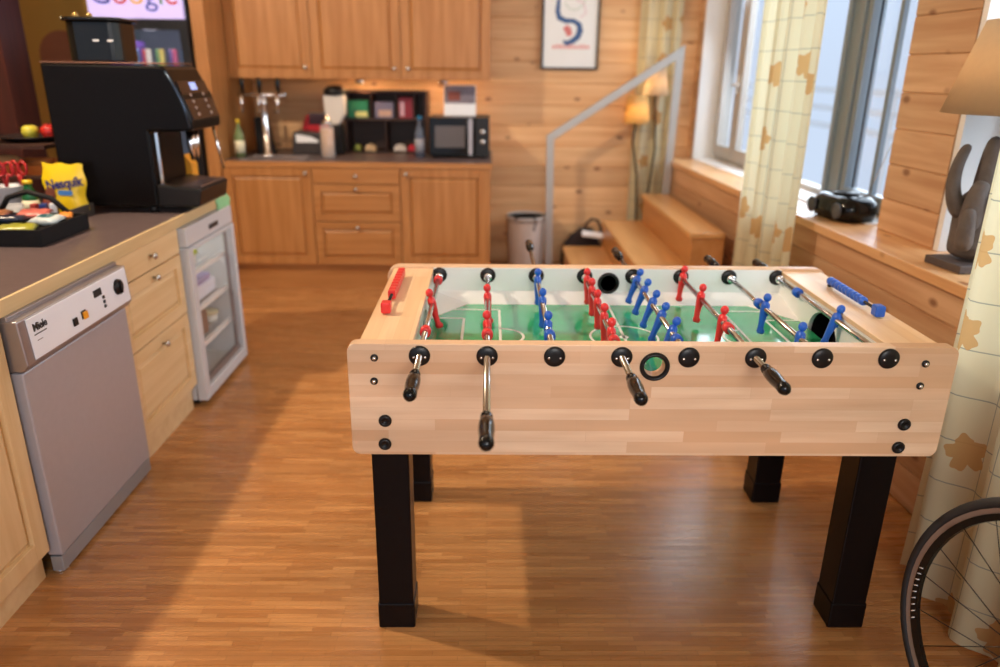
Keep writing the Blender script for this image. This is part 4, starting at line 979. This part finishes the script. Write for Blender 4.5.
# ------------------------------------------------------------------ things on the left counter
tr = thing('snack_tray', 'black tray of snack sachets on the left counter', 'tray', (-1.80, 2.80, .9005))
TW, TD, TH = .40, .34, .062
b = B(); b.box(-TW/2, -TD/2, 0, TW/2, TD/2, .006).box(-TW/2, -TD/2, .006, TW/2, -TD/2+.008, TH).box(-TW/2, TD/2-.008, .006, TW/2, TD/2, TH).box(-TW/2, -TD/2+.008, .006, -TW/2+.008, TD/2-.008, TH).box(TW/2-.008, -TD/2+.008, .006, TW/2, TD/2-.008, TH)
b.ob('tray_box', BLACKM, tr, .002)
B().tube([(-.15, .165, .05), (-.10, .165, .12), (-.02, .165, .145), (.07, .165, .12), (.13, .165, .06)], .011, 8).ob('handle', BLACKM, tr)
def sachet(lab, x, y, z, w_, d, h, rz, tilt, c_, c2=None, name='snack_sachet'):
    b = B(); n = 8; v = []
    for s_ in (1, -1):
        for i in range(n+1):
            for j in range(n+1):
                u_, v_ = i/n*2-1, j/n*2-1; t = max(0, (1-u_**4)*(1-v_**4))**.6
                v.append((u_*w_/2, v_*d/2, s_*h/2*t+.002*math.sin(i*2.1+j)))
    f = []; W_ = n+1; o_ = W_*W_
    for i in range(n):
        for j in range(n):
            a = i*W_+j; f.append((a, a+1, a+W_+1, a+W_)); f.append((o_+a, o_+a+W_, o_+a+W_+1, o_+a+1))
    b._add(v, f, True); bmesh.ops.remove_doubles(b.bm, verts=b.bm.verts[:], dist=.0001)
    m_ = mat('foil_%d_%d_%d' % c_, srgb(*c_), .3, var=.35, vscale=25)
    o = b.ob(name, m_, loc=(x, y, z), rot=(tilt, 0, rz)); tag(o, lab, 'sachet', 'snack sachets in the black tray')
    if c2:
        B().box(-w_*.22, -d*.2, h/2-.001, w_*.22, d*.2, h/2+.0012).ob('printed_patch', mat('foil_%d_%d_%d' % c2, srgb(*c2), .4), o)
sachet('yellow-green sachet at the front of the black tray', -1.72, 2.70, .955, .13, .08, .025, .3, .1, (150, 150, 50))
sachet('green sachet at the left front of the black tray', -1.84, 2.70, .950, .10, .07, .022, -.3, .1, (50, 140, 50))
sachet('dark navy sachet in the middle of the black tray', -1.80, 2.78, .972, .13, .09, .03, .2, -.1, (26, 34, 56))
sachet('white and teal sachet near the right end of the tray', -1.665, 2.80, .968, .11, .08, .03, -.2, .15, (190, 200, 200), (30, 90, 100))
sachet('pinkish red sachet at the back of the black tray', -1.76, 2.88, .975, .12, .08, .025, .1, .2, (190, 100, 90))
sachet('brown sachet at the back left of the tray', -1.90, 2.86, .975, .12, .08, .025, -.2, .2, (130, 84, 56))
sachet('small orange sachet at the right end of the tray', -1.648, 2.90, .965, .05, .05, .02, .4, .2, (230, 140, 60))
sachet('dark red sachet lying left in the black tray', -1.92, 2.76, .962, .09, .08, .025, .5, 0, (120, 40, 50))
# cup with scissors
cu = thing('scissors_cup', 'white cup holding red-handled scissors', 'cup', (-2.10, 3.30, .9005))
B().lathe([(0, 0), (.055, 0), (.064, .115), (.067, .118), (.062, .118), (.052, .006), (0, .006)], n=28).ob('cup_body', mat('white_cup', srgb(206, 208, 212), .35), cu)
def scissors(lab, x, y, rz, tilt):
    o = thing('scissors', lab, 'scissors', (x, y, .915), rz, 'red scissors in the white cup'); o.rotation_euler = (tilt, 0, rz)
    for s_ in (-1, 1):
        pts = [(s_*.024+.020*math.cos(2*PI*i/16), 0, .175+.028*math.sin(2*PI*i/16)) for i in range(16)]
        B().tube(pts, .006, 8, closed=True).tube([(s_*.012, 0, .15), (0, 0, .10)], .006, 8).ob('handle', mat('scissor_red', srgb(170, 28, 30), .4), o)
    B().prism([(-.006, 0), (.006, 0), (.008, .10), (-.008, .10)], 1, -.0015, .0015).ob('blade', STEEL, o)
scissors('red-handled scissors leaning left in the white cup', -2.135, 3.275, .3, 0)
scissors('red-handled scissors standing middle in the white cup', -2.102, 3.292, .0, 0)
scissors('red-handled scissors leaning right in the white cup', -2.062, 3.335, -.3, 0)
# low grey tray with things
gt = thing('sorting_tray', 'low grey tray holding drink packets behind the black tray', 'tray', (-1.735, 2.985, .9005))
b = B(); b.box(-.28, 0, 0, 0, .30, .006).box(-.006, 0, .006, 0, .30, .05).box(-.28, 0, .006, -.274, .30, .05).box(-.274, 0, .006, -.006, .006, .05).box(-.274, .294, .006, -.006, .30, .05)
b.ob('tray_box', mat('dark_grey_tray', srgb(78, 74, 72), .5), gt)
nb = thing('cocoa_powder_bag', 'yellow cocoa powder bag with blue lettering in front of the coffee machine', 'bag', (-1.825, 3.235, .9075)); nb.rotation_euler = (-.03, .04, .10)
b = B(); n = 10; v = []; W_ = n+1
for s_ in (-1, 1):
    for i in range(n+1):
        for j in range(n+1):
            u_ = i/n*2-1; h_ = j/n; t = (1-abs(u_)**3)*(1-h_**2.2)**.8*.03+.001
            v.append((u_*(.085+.006*math.sin(j*1.2)), s_*t, h_*.215+.004*math.cos(i*1.4)*(j == n)))
f = []; o_ = W_*W_
for i in range(n):
    for j in range(n):
        a = i*W_+j; f.append((a, a+W_, a+W_+1, a+1)); f.append((o_+a, o_+a+1, o_+a+W_+1, o_+a+W_))
b._add(v, f, True); bmesh.ops.recalc_face_normals(b.bm, faces=b.bm.faces[:])
b.ob('bag_body', mat('yellow_foil', srgb(235, 200, 20), .35, var=.08), nb)
text('lettering', 'Nesquik', .05, mat('navy_ink', srgb(34, 40, 120), .5), nb, (.012, -.0275, .118), (PI/2+.10, -.16, 0), width=.150, squash=1.25, bold=.035)
B().prism([(p[0]+.01, p[1]+.095) for p in rrect(.06, .022, .010)], 1, -.0300, -.0285).ob('blue_badge', mat('badge_blue', srgb(60, 120, 190), .5), nb)
B().prism([(p[0]-.05, p[1]+.09) for p in rrect(.04, .05, .018)], 1, -.0300, -.0270).ob('brown_picture', mat('cocoa_brown', srgb(120, 60, 34), .5, var=.4, vscale=60), nb)
bottle('juice_bottle', 'small green bottle with yellow cap in the grey tray', 'bottle', (-1.955, 3.20, .907), .15, .032, mat('green_bottle', srgb(20, 100, 50), .2), YEL, CREAM, neck=.5)
jg = thing('sugar_glass', 'small glass of white sugar in front of the yellow bag', 'glass', (-1.93, 3.04, .907))
B().lathe([(0, 0), (.030, 0), (.036, .075), (.034, .075), (.028, .004), (0, .004)], n=20).ob('glass', mat('cup_glass', (.9, .9, .9, 1), .05, alpha=.3), jg)
B().lathe([(0, .005), (.027, .005), (.030, .04), (0, .042)], n=18).ob('sugar', PAPER, jg)
for k, (x, y, c_, l_) in enumerate([(-1.858, 3.06, (170, 60, 50), 'small red portion carton in the grey tray'), (-1.825, 3.065, (40, 60, 130), 'small blue portion carton in the grey tray'), (-1.790, 3.07, (235, 235, 240), 'small white portion carton in the grey tray')]):
    tag(B().box(-.012, -.015, 0, .012, .015, .075).ob('portion_carton', mat('portion%d' % k, srgb(*c_), .5), loc=(x, y, .907), rz=.2*k, bevel=.002), l_, 'carton', 'portion cartons in the grey tray')
tag(B().lathe([(0, 0), (.022, 0), (.03, .03), (.026, .075), (.015, .09), (0, .09)], n=16).ob('honey_jar', mat('brown_jar', srgb(110, 50, 34), .3), loc=(-1.835, 3.13, .907)), 'small brown jar at the right of the grey tray', 'jar')
# raised rack behind with trays, bread and apple plate
rk = thing('serving_rack', 'dark two-tier serving rack at the back of the left counter', 'rack', (-2.10, 3.60, .9005))
b = B(); b.box(-.45, -.22, .265, .14, .22, .282).box(-.45, -.22, 0, -.435, .22, .265).box(.125, .205, 0, .14, .22, .265).box(-.45, -.22, .135, .14, .22, .145)
b.ob('rack_frame', SHELFD, rk)
ORW = wood('orange_tray_wood', srgb(205, 120, 55), srgb(180, 96, 40), 'X', .45)
for k, (x, z, l_) in enumerate([(-2.25, 1.046, 'orange wooden tray on the lower rack tier, left'), (-2.07, 1.046, 'orange wooden tray on the lower rack tier, right')]):
    b = B(); b.box(-.085, -.17, 0, .085, .17, .008).box(-.085, -.17, .008, .085, -.162, .04).box(-.085, .162, .008, .085, .17, .04).box(-.085, -.162, .008, -.077, .162, .04).box(.077, -.162, .008, .085, .162, .04)
    tag(b.ob('wooden_tray', ORW, loc=(x, 3.60, z)), l_, 'tray')
tag(B().loft([(0, 0, 0, .06, .05), (0, 0, .02, .075, .06), (0, 0, .05, .065, .05), (0, 0, .065, .03, .025)], 16).ob('bread_roll', mat('bread', srgb(196, 140, 88), .8, bump=.2), loc=(-2.25, 3.56, 1.055)), 'pale bread roll in the left orange tray', 'bread')
pl = tag(B().lathe([(0, 0), (.10, 0), (.15, .018), (.155, .024), (.148, .024), (.10, .006), (0, .006)], n=32).ob('fruit_plate', mat('dark_plate', srgb(40, 32, 30), .25), loc=(-2.13, 3.60, 1.1835)), 'dark plate of apples on top of the serving rack', 'plate')
APY = mat('yellow_green_apple', srgb(196, 186, 60), .35, var=.15); APR = mat('red_apple', srgb(180, 34, 28), .35, var=.4, vscale=20)
def apple(m_, lab, x, y):
    o = thing('apple', lab, 'apple', (x, y, 1.190), 0, 'apples on the dark plate')
    B().lathe([(0, .006), (.015, 0), (.028, .012), (.036, .034), (.033, .055), (.020, .064), (.006, .060), (0, .056)], n=20).ob('apple_flesh', m_, o)
    B().tube([(0, 0, .056), (.003, 0, .074)], .0015, 6).ob('stem', BLACKM, o)
apple(APY, 'yellow-green apple on the dark plate', -2.115, 3.56); apple(APR, 'red apple right of the yellow-green apple', -2.045, 3.59); apple(APR, 'red apple behind the yellow-green apple', -2.08, 3.66)

# ------------------------------------------------------------------ drinks cooler
dc = thing('drinks_cooler', 'black drinks cooler with lit sign and glass door beside the kitchen', 'cooler', (-2.555, 5.14, 0))
CW, CD, CH = .62, .70, 2.30
b = B(); b.box(0, .03, 0, .035, CD, CH).box(CW-.035, .03, 0, CW, CD, CH).box(.035, CD-.04, 0, CW-.035, CD, CH).box(.035, .03, 0, CW-.035, CD-.04, .12).box(.035, .03, 1.765, CW-.035, CD-.04, CH)
b.ob('housing', BLACK, dc, .004)
B().box(.012, .0, 1.80, CW-.012, .03, 2.28).ob('sign_panel', mat('lit_lilac_sign', srgb(190, 178, 226), .3, emit=srgb(190, 182, 240), es=.5), dc, .002)
gcol = [mat('sign_blue', srgb(40, 60, 170), .5), mat('sign_red', srgb(190, 40, 50), .5), mat('sign_yellow', srgb(220, 170, 40), .5), mat('sign_green', srgb(40, 130, 80), .5)]
text('sign_lettering', 'Google', .2, gcol, dc, (CW/2, -.0012, 1.885), (PI/2, 0, 0), width=.54, cols=[0, 1, 2, 0, 3, 1])
cdr = B().box(0, 0, .12, .05, .029, 1.79).box(CW-.05, 0, .12, CW, .029, 1.79).box(.05, 0, .12, CW-.05, .029, .17).box(.05, 0, 1.735, CW-.05, .029, 1.79).ob('door', BLACK, dc, .003)
B().box(.05, .012, .17, CW-.05, .018, 1.735).ob('door_glass', GLASS, cdr)
b = B().box(.036, .05, .12, CW-.036, .055+.55, .124)
for z in (.45, .80, 1.15, 1.49): b.box(.036, .06, z, CW-.036, .62, z+.012)
b.ob('shelves', mat('grey_shelf', srgb(130, 128, 134), .4), dc)
B().box(.036, .645, .12, CW-.036, .655, 1.76).ob('back_liner', mat('violet_grey_liner', srgb(104, 92, 116), .6), dc)
point('cooler_light', (-2.25, 5.33, 1.70), 1.1, (.86, .82, 1), .04)
cans = [((70, 150, 200), 'blue-white can'), ((200, 40, 60), 'red can with silver side'), ((220, 220, 225), 'white can'), ((90, 150, 80), 'green can'), ((200, 190, 80), 'yellow can'), ((90, 60, 150), 'purple can'), ((180, 60, 120), 'pink can'), ((90, 140, 210), 'light blue can')]
for i, (c_, l_) in enumerate(cans):
    o = thing('drink_can', l_+' on the top shelf of the drinks cooler', 'can', (-2.225+i*.036 if i < 8 else 0, 5.20+.05*(i % 2), 1.5035), 0, 'cans on the top cooler shelf')
    o.location.x = -2.31+i*.043
    B().lathe([(0, 0), (.018, 0), (.0195, .008), (.0195, .105), (.016, .118), (0, .118)], n=16).ob('can_body', mat('can_%d' % i, srgb(*c_), .3, .3), o)
    B().lathe([(0, .118), (.015, .118), (.0155, .121), (0, .121)], n=16).ob('can_top', CHROME, o)
tag(B().box(0, 0, 0, .16, .2, .17).ob('drinks_carton', mat('purple_card', srgb(90, 40, 130), .5), loc=(-2.50, 5.24, 1.5035), bevel=.003), 'purple carton left on the top shelf of the drinks cooler', 'carton')

# dark room beyond: column, arched board, divider
st(B().box(-3.10, 4.6, 0, -2.80, 4.85, 3.40).ob('trim_5', DARKWOOD))
ar = B(); pts = [(-.17, 0), (.17, 0), (.17, .50)]+[(.17*math.cos(a), .50+.17*math.sin(a)) for a in [PI*i/14 for i in range(1, 14)]]+[(-.17, .50)]
ar.prism(pts, 1, 0, .05); aro = thing('arched_chair', 'tall chair with a rounded brown back in the dark room behind', 'chair', (-3.07, 5.75, 0))
ar.ob('backrest', mat('brown_upholstery', srgb(122, 74, 52), .7), aro).location = (0, 0, 1.08)
B().box(-.17, 0, .45, .17, .05, 1.08).box(-.20, -.40, .42, .20, .05, .50).ob('seat', mat('brown_upholstery', srgb(122, 74, 52), .7), aro)
for x in (-.18, .14):
    for y in (-.38, 0): B().box(x, y, 0, x+.04, y+.04, .42).ob('leg', DARKWOOD, aro)
